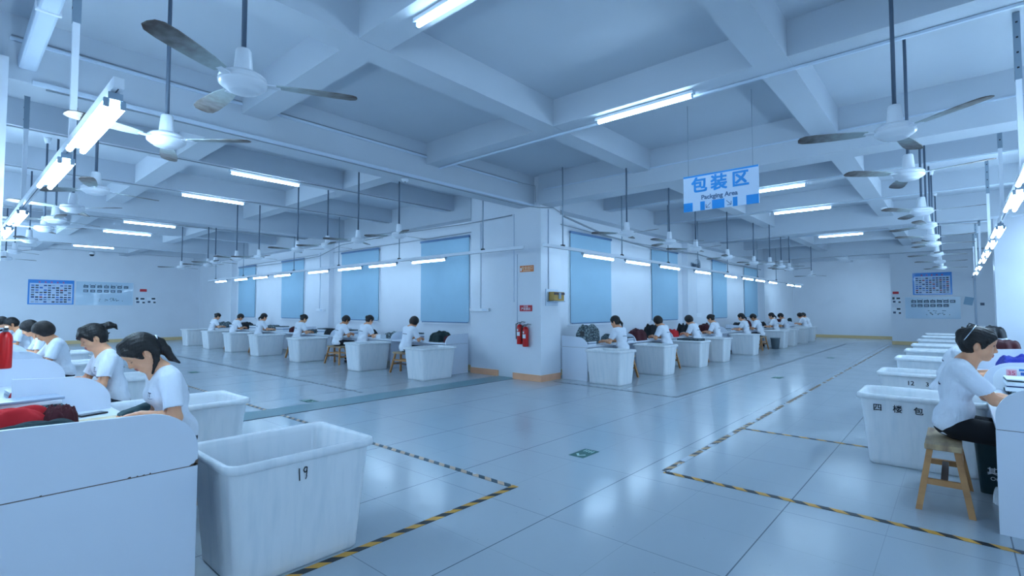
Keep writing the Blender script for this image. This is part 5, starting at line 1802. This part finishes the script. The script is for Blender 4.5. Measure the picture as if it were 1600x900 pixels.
# far desks along the left windows
g = 'garments along the left windows'
for i, (x, y, w, d, h, m, lab) in enumerate((
        (7.72, 9.0, .5, .44, .2, C_TEAL, 'dark teal garment heap on the first left window desk'), (7.6, 8.6, .2, .2, .16, C_MAROON, 'maroon garment beside the teal heap on the first left window desk'),
        (7.82, 10.9, .36, .6, .14, C_GREY, 'grey patterned garments on the second left window desk'), (7.8, 12.05, .36, .4, .16, C_BLACK, 'black garment by the second and third left window workers'),
        (7.75, 13.85, .4, .55, .16, C_BLACK, 'black garments on the third left window desk'), (7.75, 15.12, .4, .4, .12, C_STRIPE, 'mottled garments on the fourth left window desk'),
        (7.7, 16.3, .35, .3, .16, C_MAROON, 'maroon garment on the fourth left window desk'), (7.75, 18.02, .45, .6, .2, C_GREY, 'grey garments on the fifth left window desk'),
        (7.7, 20.3, .4, .6, .24, C_BLACK, 'black garments on the sixth left window desk'), (7.72, 22.5, .4, .6, .22, C_GREY, 'grey garment heap on the farthest left window desk'))):
    heap('garment', lab, w, d, h, m, (x, y, DZ), .2 * i, 40 + i, 6, group=g, n=20)
for i, (x, y) in enumerate(((7.72, 9.95), (7.7, 12.9), (7.75, 14.4), (7.72, 17.2), (7.72, 19.4), (7.75, 21.4))):
    stack('pack_stack', 'white packs on the left window desks, %s stack from the corner pillar' % ORD[i], .3, .32, [.05, .04, .05, .03], [PAPER, THUMB[7], PAPER, C_STRIPE], (x, y, DZ), .1 * i, 'pack stack', 50 + i, 'packs on the left window desks')
stack('card_box', 'small white box with red print under the hands of the second left window worker', .2, .16, [.1], [PAPER], (7.47, 11.05, DZ), .2, 'box', 60)
# far desks along the right windows
g = 'garments along the right windows'
for i, (x, y, w, d, h, m, lab) in enumerate((
        (9.32, 6.01, .76, .3, .36, C_GREY, 'large grey patterned garment bundle on the first right window desk'), (10.1, 5.95, .4, .36, .16, C_STRIPE, 'mottled garment right of the first right window worker'),
        (11.25, 5.85, .8, .4, .24, C_MAROON, 'maroon garment heap on the second right window desk'), (12.4, 6.0, .5, .4, .34, C_BLACK, 'black garment heap beyond the second right window worker'),
        (13.2, 5.85, .5, .35, .18, C_RED, 'red garment before the third right window worker'), (14.3, 5.95, .6, .4, .28, C_BLACK, 'black garment heap right of the third right window worker'),
        (16.0, 5.95, .9, .4, .26, C_MAROON, 'dark maroon garments beyond the fourth right window worker'), (19.12, 5.95, .68, .4, .24, C_BLACK, 'black garments between the fifth and sixth right window workers'),
        (20.02, 5.95, .7, .4, .3, C_MAROON, 'maroon garments beyond the sixth right window worker'), (21.95, 5.95, .7, .4, .22, C_BLACK, 'black garments beyond the seventh right window worker'),
        (24.98, 5.95, .9, .4, .32, C_MAROON, 'maroon and black garments beyond the eighth right window worker'))):
    heap('garment', lab, w, d, h, m, (x, y, DZ), .1 * (i % 3), 70 + i, 6, group=g, n=22)
for i, x in enumerate((9.0, 10.5, 13.9, 14.97, 17.3, 18.3, 21.0, 23.8)):
    stack('pack_stack', 'white packs on the right window desks, %s stack from the corner pillar' % ORD[i], .3, .2, [.03, .025, .03, .02], [PAPER, THUMB[7], PAPER, C_STRIPE], (x if i else 8.88, 5.97 if i == 3 else 5.72, DZ), .1 * i, 'pack stack', 90 + i, 'packs on the right window desks')
bx_ = MB().box((-.04, -.03, 0), (.04, .03, .1), bevel=.005).build('label_gun', BLACKPL); bx_.location = (8.652, 5.72, DZ + .2); tag(bx_, 'small black device on top of the first right window divider', 'device')
gs = heap('cloth_scrap', 'dark green cloth standing on the last desk along the right windows', .2, .2, .3, C_TEAL, (26.9, 6.0, DZ), 0, 99, 4, 'cloth')
for i, (x, m) in enumerate(((12.75, C_STRIPE),)):
    stack('bagged_goods', 'dark and white bagged goods piled in the third tub along the right windows', .4, .56, [.12, .12, .12, .12, .12, .08], [PAPER, C_STRIPE], (x, 5.13, .02), 0, 'bagged goods', 120)
